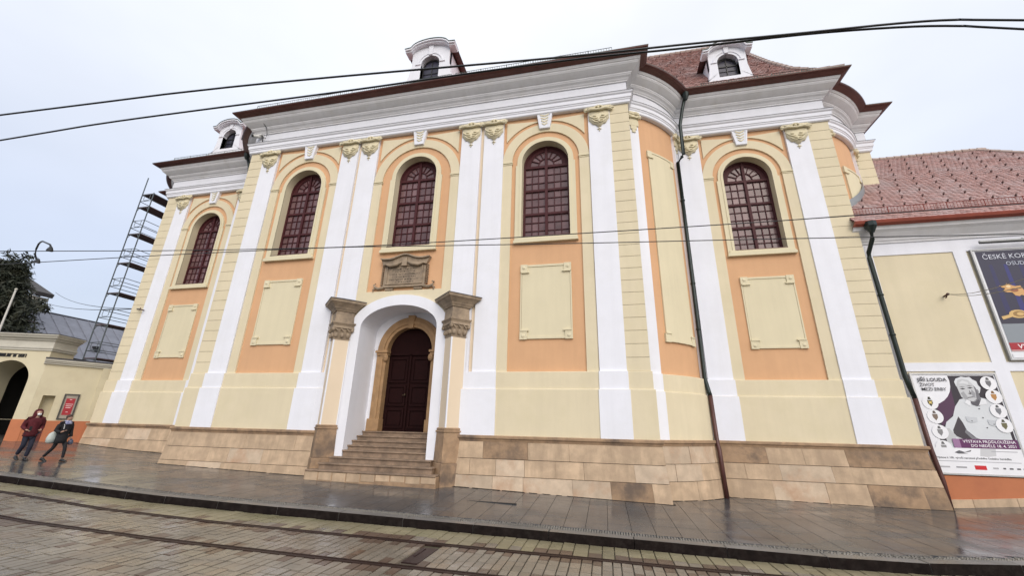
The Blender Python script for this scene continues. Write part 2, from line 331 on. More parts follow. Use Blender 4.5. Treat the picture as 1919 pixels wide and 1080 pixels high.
# pavement slabs, laid in rows square to the kerb
slabs=[]; x=-27.0; k=0
while x<16:
    ww=.5*rnd.uniform(.97,1.03); y=ky(x+ww/2)+.47; L=rnd.uniform(.3,.9)
    while y<17.2 if (x>.5 or x<-15.5) else y<14.0:
        slabs.append((x+.002,x+ww-.002,y+.002,y+L-.002)); y+=L; L=.78*rnd.uniform(.85,1.15)
    x+=ww; k+=1
SLOT=(-3.97,-2.46,12.02,12.09)
slabs.sort(key=lambda q:(0 if visible((q[0]+q[1])/2,(q[2]+q[3])/2,zg(q[0],q[2])) else 1, math.hypot((q[0]+q[1])/2,q[2])))
rest=MB()
for i,q in enumerate(slabs):
    dz=rnd.uniform(-.0012,.0012); dd=[dz+rnd.uniform(-.0012,.0012) for _ in range(4)]
    if i<290: mb=MB(); tilt_quad_box(mb,*q,zg,dd,.003); mb.build('paving_slab',SLAB,pav)
    else: tilt_quad_box(rest,*q,zg,dd,.003)
tag(rest.build('far_paving_slabs',SLAB,pav),kind='stuff')
# strip of small mosaic stones behind the kerb
mb=MB(); x=-26.0
while x<15:
    for r_ in range(3):
        y=ky(x)+.305+r_*.055; s_=.05; h=rnd.uniform(-.012,.010)
        tilt_quad_box(mb,x+.003,x+s_*rnd.uniform(.9,1.15),y,y+.05,zg,[h+rnd.uniform(-.004,.004) for _ in range(4)],.011)
    x+=.056
tag(mb.build('mosaic_strip',MOSAIC,pav),kind='stuff')
# drain slot, road plate
mb=MB(); mb.box(SLOT[0],SLOT[1],SLOT[2],SLOT[3],zg(-3.2,12)-.03,zg(-3.2,12)+.012)
tag(mb.build('slot_drain',BLACK),'long thin black slot drain let into the wet pavement','drain')
mb=MB(); zz=zr(-3.4); mb.box(PLATE[0],PLATE[1],PLATE[2],PLATE[3],zz-.04,zz-.006); mb.box(PLATE[0]+.06,PLATE[0]+.10,PLATE[2]+.35,PLATE[3]-.1,zz-.006,zz+.006)
o=mb.build('track_drain_cover',mat('rusty_plate',(.045,.025,.024),.4,.3,30,.3,6,metal=.4)); tag(o,'narrow dark rusty drain cover lying between the tram rails','drain cover')
# rails
for nm,fn,lb in (('tram_rail',yfar,'grooved steel tram rail nearer the kerb'),('tram_rail',ynear,'grooved steel tram rail farther from the kerb')):
    mb=MB(); pth=[(x,fn(x)) for x in [-40,-34]+[-30+i*.6 for i in range(84)]]; ms=normals(pth)
    for a,b,h0,h1 in ((-.085,.085,-.08,-.030),(-.085,-.045,-.03,.006),(.0,.085,-.03,.010)):
        k=4; vs=[]; 
        for (px,py),q in zip(pth,ms):
            z=zr(px)
            for o_,zz in ((a,h0),(b,h0),(b,h1),(a,h1)): vs.append((px+q[0]*o_,py+q[1]*o_,z+zz))
        mb.add(vs,[(i*4+j,(i+1)*4+j,(i+1)*4+(j+1)%4,i*4+(j+1)%4) for i in range(len(pth)-1) for j in range(4)])
    tag(mb.build(nm,RAILM),lb,'tram rail','tram rails')
# ================================================================== CHURCH
D=14.0; Y2=16.65; XC=-7.62
Z1,Z2,ZP=4.09,3.50,1.985; ZA=15.0
church=empty('church',(XC,20,.4),'long baroque church, orange and cream, white pilasters, arched red-brown windows','church')
mir=lambda p:(2*XC-p[0],p[1])
A0=(1.53,14.58); A1=(3.80,Y2); B0=(9.92,Y2+.58); B1=(12.19,19.30)
LX=-25.31; C0=(LX,Y2+.58); C1=(LX-2.27,19.30)
arcR=arc(A0,A1,.25); arcR4=arc(B0,B1,.25)
arcL=[mir(p) for p in arcR][::-1]; arcL1=[(LX-(p[0]-B0[0]),p[1]) for p in arcR4][::-1]
PATH=[(C1[0]-.66,34),(C1[0]-.66,19.30)]+arcL1+[(LX,Y2)]+arcL+[(-16.77,D),(1.53,D)]+arcR+[(9.92,Y2)]+arcR4+[(12.85,19.30),(12.85,34)]
# entablature: architrave, frieze, cornice swept round the whole plan
mb=MB(); sweep(mb,PATH,[(-.1,14.98),(.05,14.98),(.09,15.02),(.09,15.12),(.12,15.16),(.12,15.20),(.15,15.22),(.155,15.38),(.20,15.42),(.22,15.47),(.225,15.50)])
mb.mi=1; sweep(mb,PATH,[(.0,15.52),(.0,16.10)])
mb.mi=2; sweep(mb,PATH,[(.0,16.10),(.05,16.12),(.055,16.17),(.08,16.19),(.12,16.25),(.19,16.31),(.22,16.36),(.235,16.37),(.24,16.41),(.30,16.45),(.40,16.53),(.48,16.60),(.505,16.64),(.52,16.66),(.525,16.70),(.56,16.72),(.60,16.82)])
mb.build('entablature',[WHITE,WHITE,GREYCORN],church)
mb=MB(); sweep(mb,PATH,[(.0,15.525),(.235,15.503),(.24,15.492),(.0,15.51)],closed=True); mb.build('ledge_flashing',FLASH,church)
mb=MB(); sweep(mb,PATH,[(.56,16.80),(.62,16.83),(.80,16.88),(.88,16.94),(.895,16.98)]); mb.mi=1; sweep(mb,PATH,[(.895,16.98),(.90,17.0),(.87,17.01),(.5,17.02)]); mb.build('gutter',[GUT,GUTG],church)
# bell-cast low roof behind the gutters
mb=MB(); sweep(mb,PATH,[(.86,17.0),(.5,17.2),(-.4,17.75),(-1.2,18.2)]); mb.build('eaves_roof',TILE2,church)
# base zone and plinth, interrupted by the portal
PL=[p for p in PATH if p[0]<-16.0]+[(-10.0,D)]; PR=[(-5.2,D)]+[p for p in PATH if p[0]>1.0]
for pth in (PL,PR):
    mb=MB(); sweep(mb,pth,[(-.1,Z1),(.03,Z1),(.04,Z1-.02),(.04,Z2+.02),(.085,Z2),(.09,Z2-.03),(.09,ZP)]); mb.build('base_wall',YEL,church)
plinth=MB()
for pth in (PL,PR):
    sweep(plinth,pth,[(.0,ZP+.01),(.17,ZP),(.19,ZP-.02),(.19,ZP-.085),(.15,ZP-.12),(.13,ZP-.19),(.05,ZP-.19)])
plinth=plinth.build('plinth',STONEB,church,label='brown moulded stone plinth course')
mbb=MB()
for pth in (PL,PR): sweep(mbb,pth,[(.10,ZP-.1),(.16,-.6)])
mbb.build('plinth_core',SLABJ,plinth)
def pathlen(pth):
    s=[0]
    for a,b in zip(pth,pth[1:]): s.append(s[-1]+math.hypot(b[0]-a[0],b[1]-a[1]))
    return s
def subpath(pth,ms,s,s0,s1):
    def at(t):
        for i in range(len(pth)-1):
            if t<=s[i+1]+1e-9:
                f=(t-s[i])/(s[i+1]-s[i]) if s[i+1]>s[i] else 0
                # own segment normal for clean joints
                return i,f
        return len(pth)-2,1
    i0,f0=at(s0+1e-4); i1,f1=at(s1-1e-4)
    L=lambda i,f:((pth[i][0]+(pth[i+1][0]-pth[i][0])*f,pth[i][1]+(pth[i+1][1]-pth[i][1])*f),(ms[i][0]+(ms[i+1][0]-ms[i][0])*f,ms[i][1]+(ms[i+1][1]-ms[i][1])*f))
    pts=[L(i0,f0)]+[(pth[i],ms[i]) for i in range(i0+1,i1+1)]+[L(i1,f1)]
    return [p for p,_ in pts],[q for _,q in pts]
CRS=[(1.795,1.275),(1.268,.775),(.768,.15),(.143,-.3)]
darkset={}
for pth in (PL,PR):
    ms=normals(pth); s=pathlen(pth)
    # corners are kept as joints
    corners=[s[i] for i in range(len(pth)) if i in (0,len(pth)-1) or pth[i] in ((LX,Y2),(-16.77,D),(1.53,D),(9.92,Y2)) or pth[i] in (arcL[0],arcL[-1],arcR[0],arcR[-1],arcR4[0],arcL1[-1])]
    corners=sorted(set(corners))
    for ci,(zt,zb) in enumerate(CRS):
        for a,b in zip(corners,corners[1:]):
            L=b-a; t=a; first=True
            while t<b-.02:
                ln=rnd.uniform(.85,1.55)
                if first and ci%2: ln*=.55
                first=False
                if b-t-ln<.45: ln=b-t
                t1=min(b,t+ln); p_,m_=subpath(pth,ms,s,t+.004,t1-.004)
                mid=p_[len(p_)//2]
                if mid[1]>20 or zg(mid[0],mid[1]-.2)>zt-.02: t=t1; continue
                if mid[0]>10.2 or mid[0]<-25.6: t=t1; continue
                ob=.125+.05*ci; h=rnd.uniform(-.006,.008); ob1=ob+.045
                prof=[(.02,zb+.004),(ob1+h,zb+.004),(ob1+h+.004,zb+.012),(ob+h+.004,zt-.010),(ob+h,zt-.003),(.02,zt-.003)]
                mb=MB(); sweep(mb,p_,prof,m_,closed=True,caps=True)
                dk=rnd.random()<.03 or (ci==2 and .5<mid[0]<1.5) or (mid[0]>9 and ci in(0,2)) or (-25.5<mid[0]<-24.6 and ci==1)
                mb.build('plinth_stone',STONEB if dk else rnd.choice((STONE,STONE,STONE,STONEP) if ci<2 else (STONE,STONE,STONEP)),plinth); t=t1
mb=MB()
for pth in (PL,PR):
    ms=normals(pth); s_=pathlen(pth); t=0.0
    while t<s_[-1]-.1:
        ln=rnd.uniform(.05,.16); p_,m_=subpath(pth,ms,s_,t,min(t+ln,s_[-1])); a,b=p_[0],p_[-1]; na,nb_=m_[0],m_[-1]; t+=ln
        if a[1]>17.5 or rnd.random()<.12: continue
        oo=.30; w0,w1=rnd.uniform(.0,.05),rnd.uniform(.0,.05)
        P=[(a[0]+na[0]*(oo-.12),a[1]+na[1]*(oo-.12)),(b[0]+nb_[0]*(oo-.12),b[1]+nb_[1]*(oo-.12)),(b[0]+nb_[0]*(oo+w1),b[1]+nb_[1]*(oo+w1)),(a[0]+na[0]*(oo+w0),a[1]+na[1]*(oo+w0))]
        mb.add([(x,y,zg(x,y)+(.018 if i<2 else .004)) for i,(x,y) in enumerate(P)],[(0,1,2,3)])
tag(mb.build('dirt_line',mat('damp_dirt',(.03,.024,.018),.7,.5,40,.4,9),pav),kind='stuff')
# ---- flat bays
def pil(xa,xb,y,parts=True,zt=ZA,base=True):
    mb=MB(); mb.box(xa,xb,y,y+.16,Z1,zt)
    if base:
        mb.box(xa-.03,xb+.03,y-.075,y+.1,Z2-.005,Z1+.004); mb.box(xa-.06,xb+.06,y-.125,y+.1,ZP+.004,Z2-.005)
    return mb.build('pilaster',WHITE,church)
def capital_mesh(w=.88):
    mb=MB(); h=w/2
    # apron with a scalloped hanging edge
    def apron(x): 
        u=abs(x)/h; return .62-.52*max(0,(u-.15))**1.0*.9 + .05*math.cos(u*9)
    top=1.06; poly=[(-h*.93,top)]
    xs=[-.93+1.86*i/24 for i in range(25)]
    poly=[(x*h,-(-(top-max(.3,.78*apron(x*h)/.62)))) for x in xs]
    poly=[(-h*.93,1.15)]+[(x*h,1.15-(.34+.34*max(0,1-abs(x)**3.2)+.10*max(0,1-abs(x)*2.2)+.03*math.sin(abs(x)*14))) for x in xs]+[(h*.93,1.15)]
    mb.prism_y(poly[::-1],-.045,.0)
    # carved relief on the apron
    for sx in (-1,1):
        mb.ball((sx*.17,-.06,.90),.075,.03,.045,8,5); mb.tube([(sx*.05,-.055,.80),(sx*.2,-.07,.76),(sx*.33,-.055,.86),(sx*.40,-.05,.95)],.028,6)
        mb.tube([(sx*.03,-.055,.55),(sx*.17,-.06,.60),(sx*.28,-.055,.72)],.026,6)
    mb.tube([(-.16,-.06,.70),(0,-.07,.66),(.16,-.06,.70)],.03,6)
    mb.ball((0,-.06,.62),.05,.035,.06,8,5)
    # pendant
    mb.box(-.016,.016,-.03,0,.18,.38); mb.box(-.075,.075,-.03,0,.235,.275); mb.ball((0,-.02,.17),.03,.02,.03,6,4)
    # scroll roll with volutes and abacus
    pts=[(-.50,-.10,1.14),(-.3,-.115,1.20),(-.1,-.12,1.16),(.1,-.12,1.16),(.3,-.115,1.20),(.50,-.10,1.14)]
    mb.tube(pts,[.05,.062,.05,.05,.062,.05],8)
    for sx in (-1,1):
        sp=[(sx*(.52+.075*math.cos(t)*(1-t/14)),-.09,1.17+.095*math.sin(t)*(1-t/14)) for t in [i*.7 for i in range(14)]]
        mb.tube(sp,.035,6); mb.ball((sx*.52,-.09,1.17),.05,.07,.05,8,5)
    mb.prism_y([(-.53,1.28),(.53,1.28),(.50,1.36),(-.50,1.36)],-.07,.02); mb.box(-h*.93,h*.93,-.05,0,1.13,1.3); 
    for i in range(7):
        t=math.pi*(i/6); mb.ball((.15*math.cos(t),-.10,1.25+.10*math.sin(t)),.04,.05,.05,7,5)
    mb.ball((0,-.11,1.27),.06,.05,.06,8,5)
    return mb.mesh('capital',YEL2,True)
CAPM=capital_mesh()
def cap(xm,y,parent): inst('capital',CAPM,(xm,y,ZA-1.37),parent)
def quoins(x0,x1,y,y1,side_ret=True,z0=Z1,z1=ZA,nb=24):
    hgt=(z1-z0)/nb
    mb=MB(); mb.box(x0+.012,x1-.012,y+.012,y1,.7 if z0<5 else z0,z1); mb.build('quoin_core',SLABJ,church)
    me=MB(); b=.010; X=(x1-x0)/2; 
    me.add([(-X,b,.004),(X,b,.004),(X,.3,.004),(-X,.3,.004),(-X,0,.004+b),(X,0,.004+b),(X,0,hgt-.004-b),(-X,0,hgt-.004-b),(-X,b,hgt-.004),(X,b,hgt-.004),(X,.3,hgt-.004),(-X,.3,hgt-.004)],
        [(0,1,5,4),(4,5,6,7),(7,6,9,8),(8,9,10,11),(1,2,10,9,6,5),(0,4,7,8,11,3),(0,3,2,1)])
    me=me.mesh('quoin_block',YEL)
    for i in range(nb): inst('quoin_block',me,((x0+x1)/2,y,z0+i*hgt),church)
def archpts(xc,zs,r,n=24,r2_=None): return [(xc-r*math.cos(math.pi*i/n),zs+(r2_ or r)*math.sin(math.pi*i/n)) for i in range(n+1)]
def wall_hole(mb,xl,xr,z0,z1,xc,hw,zb,zs,y,rz=None):
    ap=archpts(xc,zs,hw,24,rz)
    mb.quad((xl,y,z0),(xr,y,z0),(xr,y,zb),(xl,y,zb)) if zb>z0 else None
    mb.quad((xl,y,zb),(xc-hw,y,zb),(xc-hw,y,zs),(xl,y,zs)); mb.quad((xc+hw,y,zb),(xr,y,zb),(xr,y,zs),(xc+hw,y,zs))
    mb.quad((xl,y,zs),(xc-hw,y,zs),(xc-hw,y,z1),(xl,y,z1)); mb.quad((xc+hw,y,zs),(xr,y,zs),(xr,y,z1),(xc+hw,y,z1))
    mb.surf([(x,y,z) for x,z in ap],[(x,y,z1) for x,z in ap])
def contour(xc,hw,zb,zs,n=24,rz=None): return [(xc-hw,zb)]+archpts(xc,zs,hw,n,rz)+[(xc+hw,zb)]
def window(xc,y,name='window'):
    hw,zb,zs=.955,9.25,12.70; yg=y+.44
    mb=MB()
    c0=contour(xc,hw,zb,zs); c1=contour(xc,hw-.09,zb+.07,zs)
    mb.ring_y(c1,c0,yg-.05,yg+.06); mb.box(xc-hw,xc+hw,yg-.05,yg+.06,zb,zb+.07)
    mb.box(xc-.055,xc+.055,yg-.07,yg+.05,zb+.07,zs+hw-.09)
    rows=[zb+.07+ (zs-.08-zb-.07)*k/3 for k in range(4)]
    for k in (1,2): mb.box(xc-hw+.09,xc+hw-.09,yg-.055,yg+.05,rows[k]-.05,rows[k]+.05)
    mb.box(xc-hw+.07,xc+hw-.07,yg-.065,yg+.05,rows[3]-.03,rows[3]+.08)
    # fan: solid outer arch, inner ring and spokes
    mb.ring_y(archpts(xc,zs+.05,.66),archpts(xc,zs+.0,hw-.08),yg-.02,yg+.05)
    mb.ring_y(archpts(xc,zs+.05,.30,12),archpts(xc,zs+.05,.345,12),yg-.02,yg+.05)
    for k in range(1,8):
        t=math.pi*k/8
        if k==4: continue
        ca,sa=math.cos(t),math.sin(t); dx,dz=-sa*.018,ca*.018
        mb.prism_y([(xc+.33*ca+dx,zs+.05+.33*sa+dz),(xc+.33*ca-dx,zs+.05+.33*sa-dz),(xc+.67*ca-dx,zs+.05+.67*sa-dz),(xc+.67*ca+dx,zs+.05+.67*sa+dz)],yg-.02,yg+.05)
    # glazing bars
    for sx in (-1,1):
        x0,x1=(xc-hw+.09,xc-.055) if sx<0 else (xc+.055,xc+hw-.09)
        for k in (1,2): xx=x0+(x1-x0)*k/3; mb.box(xx-.016,xx+.016,yg-.02,yg+.04,zb+.07,rows[3]-.03)
        for g in range(3):
            for k in (1,2): zz=rows[g]+(rows[g+1]-rows[g])*k/3; mb.box(x0,x1,yg-.018,yg+.038,zz-.016,zz+.016)
    wo=mb.build('window',WOOD,church)
    pw=(hw-.09-.055)/3; ph=(rows[1]-rows[0])/3
    pm=MB(); pm.quad((-pw/2,0,-ph/2),(pw/2,0,-ph/2),(pw/2,0,ph/2),(-pw/2,0,ph/2)); pm=pm.mesh('pane',GLASS)
    for sx in (-1,1):
        x0=xc-hw+.09 if sx<0 else xc+.055
        for i in range(3):
            for j in range(9):
                inst('pane',pm,(x0+pw*(i+.5),yg+.015,rows[0]+ph*(j+.5)),wo,(rnd.uniform(-.015,.015),0,rnd.uniform(-.015,.015)))
    for k in range(6):   # fan panes
        t0,t1=math.pi*k/6,math.pi*(k+1)/6; mb=MB(); q=[(xc+.68*math.cos(t0+(t1-t0)*i/4),zs+.05+.68*math.sin(t0+(t1-t0)*i/4)) for i in range(5)]
        mb.add([(xc,yg+.02,zs+.04)]+[(a,yg+.02,b) for a,b in q],[tuple(range(6))]); mb.build('pane',GLASS,wo)
    return wo
CORNER=None
def panel(xc,y,z0=5.235,z1=8.11,h=.95):
    mb=MB(); y0=y-.055
    mb.prism_y([(xc-h+.06,z0+.05),(xc+h-.06,z0+.05),(xc+h-.06,z1-.05),(xc-h+.06,z1-.05)],y0+.02,y)
    # raised border broken at the corners
    for sz,za in ((1,z0),(-1,z1)):
        mb.box(xc-h+.28,xc+h-.28,y0-.005,y,min(za+sz*.02,za+sz*.10),max(za+sz*.02,za+sz*.10))
        for sx in (-1,1):
            xa=xc+sx*h; mb.box(min(xa,xa-sx*.27),max(xa,xa-sx*.27),y0-.02,y,min(za,za+sz*.30),max(za,za+sz*.30))
            mb.ball((xa-sx*.13,y0-.02,za+sz*.13),.07,.03,.07,10,5)
            mb.box(min(xa-sx*.03,xa-sx*.33),max(xa-sx*.03,xa-sx*.33),y0-.045,y,min(za+sz*.30,za+sz*.345),max(za+sz*.30,za+sz*.345))
    for sx in (-1,1): mb.box(min(xc+sx*h,xc+sx*(h-.05)) ,max(xc+sx*h,xc+sx*(h-.05)),y0+.01,y,z0+.3,z1-.3)
    mb.build('wall_panel',YEL2,church)
def bay(xc,hb,y,zlow=Z1,lower=True):
    """one bay between two pilasters: wall, arch band, window surround, window, keystone, spandrels, panel"""
    yw=y+.11; hw,zb,zs=.955,9.25,12.70
    mb=MB(); wall_hole(mb,xc-hb-.2,xc+hb+.2,zlow,ZA+.02,xc,hw,zb,zs,yw); mb.build('wall',ORA,church)
    c=contour(xc,hw,zb,zs)
    mb=MB(); mb.surf([(a,yw,b) for a,b in c],[(a,yw+.36,b) for a,b in c]); mb.quad((xc-hw,yw,zb),(xc+hw,yw,zb),(xc+hw,yw+.36,zb),(xc-hw,yw+.36,zb)); mb.build('window_reveal',YEL,church)
    # arch band
    ro=hb-.005; ri=ro-.40; zsp=14.56-ro; zsp=min(zsp,12.76)
    mb=MB(); mb.ring_y([(xc-ri,zlow)]+archpts(xc,zsp,ri)+[(xc+ri,zlow)],[(xc-ro,zlow)]+archpts(xc,zsp,ro)+[(xc+ro,zlow)],yw-.065,yw); mb.build('arch_band',YEL,church)
    for sx in (-1,1):
        mb=MB(); xa,xb=sorted((xc+sx*(ri-.03),xc+sx*(ro-.0)))
        mb.box(xa,xb,yw-.10,yw,zsp-.03,zsp+.03); mb.box(xa+.015,xb-.0,yw-.085,yw,zsp-.10,zsp-.07); mb.build('impost',YEL2,church)
    # moulded surround with ears
    o1=[(xc-1.22,zb-.2),(xc-1.22,zs-.12),(xc-1.16,zs-.12)]+archpts(xc,zs,1.16)[0:]+[(xc+1.16,zs-.12),(xc+1.22,zs-.12),(xc+1.22,zb-.2)]
    i1=[(xc-hw,zb-.2),(xc-hw,zs-.12),(xc-hw,zs-.10)]+archpts(xc,zs,hw)+[(xc+hw,zs-.10),(xc+hw,zs-.12),(xc+hw,zb-.2)]
    mb=MB(); mb.ring_y(i1,o1,yw-.07,yw)
    o2=[(a+(.055 if a<xc else -.055)*(1 if abs(a-xc)>.5 else .6),b-(.05 if b>zs+.5 else 0)) for a,b in o1]
    mb.ring_y([(xc-hw,zb),]+archpts(xc,zs,hw)+[(xc+hw,zb)],[(xc-hw-.09,zb)]+archpts(xc,zs,hw+.09)+[(xc+hw+.09,zb)],yw-.095,yw-.06)
    mb.prism_y([(xc-1.25,zb-.24),(xc+1.25,zb-.24),(xc+1.25,zb-.16),(xc+1.19,zb-.09),(xc-1.19,zb-.09),(xc-1.25,zb-.16)],yw-.15,yw)
    mb.box(xc-1.16,xc+1.16,yw-.11,yw,zb-.09,zb+.003)
    mb.build('window_surround',YEL2,church)
    mb=MB(); mb.box(xc-hw,xc+hw,yw-.12,yw+.40,zb+.004,zb+.022); mb.build('sill_flashing',GUT,church)
    # keystone with chevrons
    mb=MB(); zt=ZA+.03; zk=14.26
    mb.prism_y([(xc-.22,zk),(xc+.22,zk),(xc+.335,zt),(xc-.335,zt)],yw-.14,yw)
    mb.ring_y([(xc-.15,zk+.08),(xc+.15,zk+.08),(xc+.24,zt-.08),(xc-.24,zt-.08)],[(xc-.215,zk+.01),(xc+.215,zk+.01),(xc+.325,zt-.01),(xc-.325,zt-.01)],yw-.16,yw-.13,True)
    ks=mb.build('keystone',WHITE,church)
    for i in range(4):
        zc=zk+.17+i*.145; hw_=.12+.022*i; mb=MB(); mb.prism_y([(xc-hw_,zc+.07),(xc,zc-.02),(xc+hw_,zc+.07),(xc+hw_,zc+.12),(xc,zc+.04),(xc-hw_,zc+.12)],yw-.165,yw-.13); mb.build('chevron',YEL2,ks)
    # spandrels
    for sx in (-1,1):
        pts=[]; r=ro+.17; xo=hb-.15; zt=14.80
        a0=math.acos(min(1,xo/r)) if xo<r else 0; zlo=zsp+r*math.sin(a0)
        a1=math.asin(min(1,(zt-zsp)/r)) if zt-zsp<r else math.pi/2
        pts=[(sx*r*math.cos(a0+(a1-a0)*i/8),zsp+r*math.sin(a0+(a1-a0)*i/8)) for i in range(9)]
        poly=[(xc+sx*xo,zt)]+[(xc+p,q) for p,q in pts]
        if sx>0: poly=poly[::-1]
        mb=MB(); mb.prism_y(poly,yw-.05,yw); mb.build('spandrel',YEL,church)
    window(xc,y)
    if lower: panel(xc,yw)
HB=1.80
for sx in (-1,1): bay(XC+sx*5.715,HB-.005,D)
bay(XC,2.03,D,7.32,False)
bay(6.45,1.755,Y2); bay(-21.85,1.755,Y2)
pils=[(XC-8.40,XC-7.52,D),(XC-3.94,XC-3.065,D),(XC-2.915,XC-2.03,D),(XC+2.03,XC+2.915,D),(XC+3.065,XC+3.94,D),(XC+7.52,XC+8.40,D),(3.82,4.70,Y2),(8.20,9.08,Y2),(-20.10,-19.22,Y2),(-24.49,-23.60,Y2)]
for xa,xb,y in pils:
    short=abs((xa+xb)/2-XC)<3.0
    p=pil(xa,xb,y,base=not short); cap((xa+xb)/2,y,p)
# recessed strips between the paired pilasters
for sx in (-1,1): mb=MB(); mb.box(XC+sx*2.99-.09,XC+sx*2.99+.09,D+.10,D+.2,Z1,ZA); mb.build('recess_strip',BEI,church)
quoins(XC+8.40,1.53,D,D+.55); quoins(-16.77,XC-8.40,D,D+.55); quoins(9.08,9.92,Y2,Y2+.55); quoins(LX,-24.49,Y2,Y2+.55)
quoins(12.19,12.85,19.30,20.0); quoins(C1[0]-.66,C1[0],19.30,20.0)
# ---- convex corner walls
def corner(A,B,flip=None,low=Z1):
    def a(t0,t1,n=10):
        q=arc(A,B,.25,t0,t1,n)
        return [flip(p) for p in q][::-1] if flip else q
    mb=MB(); sweep(mb,a(0,1,14),[(-.11,Z1),(-.11,ZA)]); mb.build('wall',ORA,church)
    for t0,t1 in ((.0,.15),(.88,1.0)):
        mb=MB(); strip(mb,a(t0,t1,3),-.12,.0,Z1,ZA); strip(mb,a(t0,t1,3),-.05,.06,Z2,Z1+.004); strip(mb,a(t0,t1,3),-.05,.115,ZP+.004,Z2); p=mb.build('pilaster',WHITE,church)
        # half capital wrapped on the strip
        mb=MB(); q=a(t0,t1,3); strip(mb,q,.0,.05,ZA-.62,ZA-.25); strip(mb,q,.0,.13,ZA-.26,ZA-.13); strip(mb,q,.0,.16,ZA-.12,ZA-.01); strip(mb,a(t0+.03,t1-.03,3),.0,.045,ZA-.80,ZA-.6); strip(mb,a(t0+.05,t1-.05,2),.0,.04,ZA-.95,ZA-.8)
        for e in (q[0],q[-1]): mb.ball((e[0]+.06,e[1]-.08,ZA-.22),.10,.10,.10,8,5)
        mid=q[len(q)//2]; mb.ball((mid[0]+.05,mid[1]-.1,ZA-.08),.12,.1,.1,8,5)
        mb.build('capital',YEL2,p)
    # tall raised panel
    mb=MB(); t0,t1=.27,.80; z0,z1=5.25,13.35
    strip(mb,a(t0+.02,t1-.02),-.11,-.05,z0+.06,z1-.06)
    e=.075
    for za,zb_ in ((z0,z0+.30),(z1-.30,z1)):
        strip(mb,a(t0,t0+e,3),-.11,-.025,za,zb_); strip(mb,a(t1-e,t1,3),-.11,-.025,za,zb_)
    for zz in (z0+.02,z1-.10): strip(mb,a(t0+e,t1-e,6),-.11,-.03,zz,zz+.08)
    for zz in (z0+.30,z1-.345):
        strip(mb,a(t0+.01,t0+e+.015,3),-.11,.0,zz,zz+.045); strip(mb,a(t1-e-.015,t1-.01,3),-.11,.0,zz,zz+.045)
    mb.build('wall_panel',YEL2,church)
corner(A0,A1); corner(A0,A1,mir); corner(B0,B1); corner(B0,B1,lambda p:(LX-(p[0]-B0[0]),p[1]))
# end walls so that the body is closed
mb=MB(); mb.quad((12.84,19.5,.0),(12.84,34,0),(12.84,34,ZA),(12.84,19.5,ZA)); mb.quad((C1[0]-.64,19.5,0),(C1[0]-.64,34,0),(C1[0]-.64,34,ZA),(C1[0]-.64,19.5,ZA)); mb.quad((C1[0]-.64,34,0),(12.84,34,0),(12.84,34,17),(C1[0]-.64,34,17)); mb.build('end_wall',YEL,church)
# ---- portal
portal=MB(); yp=D-.045
hwp=1.60; zsp=5.82; rz=.88
ap=archpts(XC,zsp,hwp,24,rz); apo=archpts(XC,zsp,2.04,24,1.30)
portal.ring_y([(XC-hwp,.3)]+ap+[(XC+hwp,.3)],[(XC-2.14,.3)]+[(XC-2.14,zsp)]+apo[1:-1]+[(XC+2.14,zsp)]+[(XC+2.14,.3)],yp,D+.12)
cI=[(XC-hwp,.3)]+ap+[(XC+hwp,.3)]
portal.surf([(a,D+.12,b) for a,b in cI],[(a,15.2,b) for a,b in cI])
wall_hole(portal,XC-hwp,XC+hwp,1.6,6.8,XC,1.36,1.62,5.10,15.2)
portal=portal.build('portal',WHITE,church)
mb=MB()   # yellow wall above the portal arch
mb.prism_y([(XC-2.04,Z1),(XC+2.04,Z1),(XC+2.04,7.32),(XC-2.04,7.32)],D+.04,D+.06)
# hole is behind the white arch band, so cut it as pieces
mb=MB(); ax=archpts(XC,zsp,1.9,24,1.15)
mb.surf([(a,D+.03,b) for a,b in ax],[(a,D+.03,7.32) for a,b in ax]); mb.quad((XC-2.05,D+.03,Z1),(XC-1.9,D+.03,Z1),(XC-1.9,D+.03,7.32),(XC-2.05,D+.03,7.32)); mb.quad((XC+1.9,D+.03,Z1),(XC+2.05,D+.03,Z1),(XC+2.05,D+.03,7.32),(XC+1.9,D+.03,7.32))
mb.quad((XC-2.05,D+.03,7.32),(XC+2.05,D+.03,7.32),(XC+2.05,D+.12,7.34),(XC-2.05,D+.12,7.34)); mb.build('wall',YEL,church)
mb=MB(); mb.box(XC-3.0,XC-2.0,D+.005,D+.1,.3,Z1); mb.box(XC+2.0,XC+3.0,D+.005,D+.1,.3,Z1); mb.build('wall',WHITE,church)
for xa,xb in ((XC-3.085,XC-2.5),(XC+2.5,XC+3.085)):
    mb=MB(); mb.box(xa,xb,D-.072,D+.1,Z2-.005,Z1+.002); mb.box(xa,xb,D-.122,D+.1,ZP+.004,Z2-.006); mb.build('pilaster_base',WHITE,church)
# stone door case
mb=MB()
mb.ring_y([(XC-.98,2.0)]+archpts(XC,5.10,.98)+[(XC+.98,2.0)],[(XC-1.40,2.0)]+archpts(XC,5.10,1.40)+[(XC+1.40,2.0)],15.10,15.42)
mb.ring_y([(XC-1.10,2.3)]+archpts(XC,5.10,1.10)+[(XC+1.10,2.3)],[(XC-1.24,2.3)]+archpts(XC,5.10,1.24)+[(XC+1.24,2.3)],15.06,15.12)
for sx in (-1,1):
    a,b=sorted((XC+sx*.90,XC+sx*1.44)); mb.box(a,b,15.0,15.3,5.02,5.12); mb.box(a+.05,b-.02,15.04,15.3,4.92,5.02); mb.ball((XC+sx*.98,15.06,4.82),.12,.09,.16,8,6)
    a,b=sorted((XC+sx*.95,XC+sx*1.46)); mb.box(a,b,15.04,15.42,2.0,2.45)
mb.prism_y([(XC-.10,6.02),(XC+.10,6.02),(XC+.15,6.56),(XC-.15,6.56)],15.02,15.2)
mb.build('door_case',STONEF,church,bevel=.01)
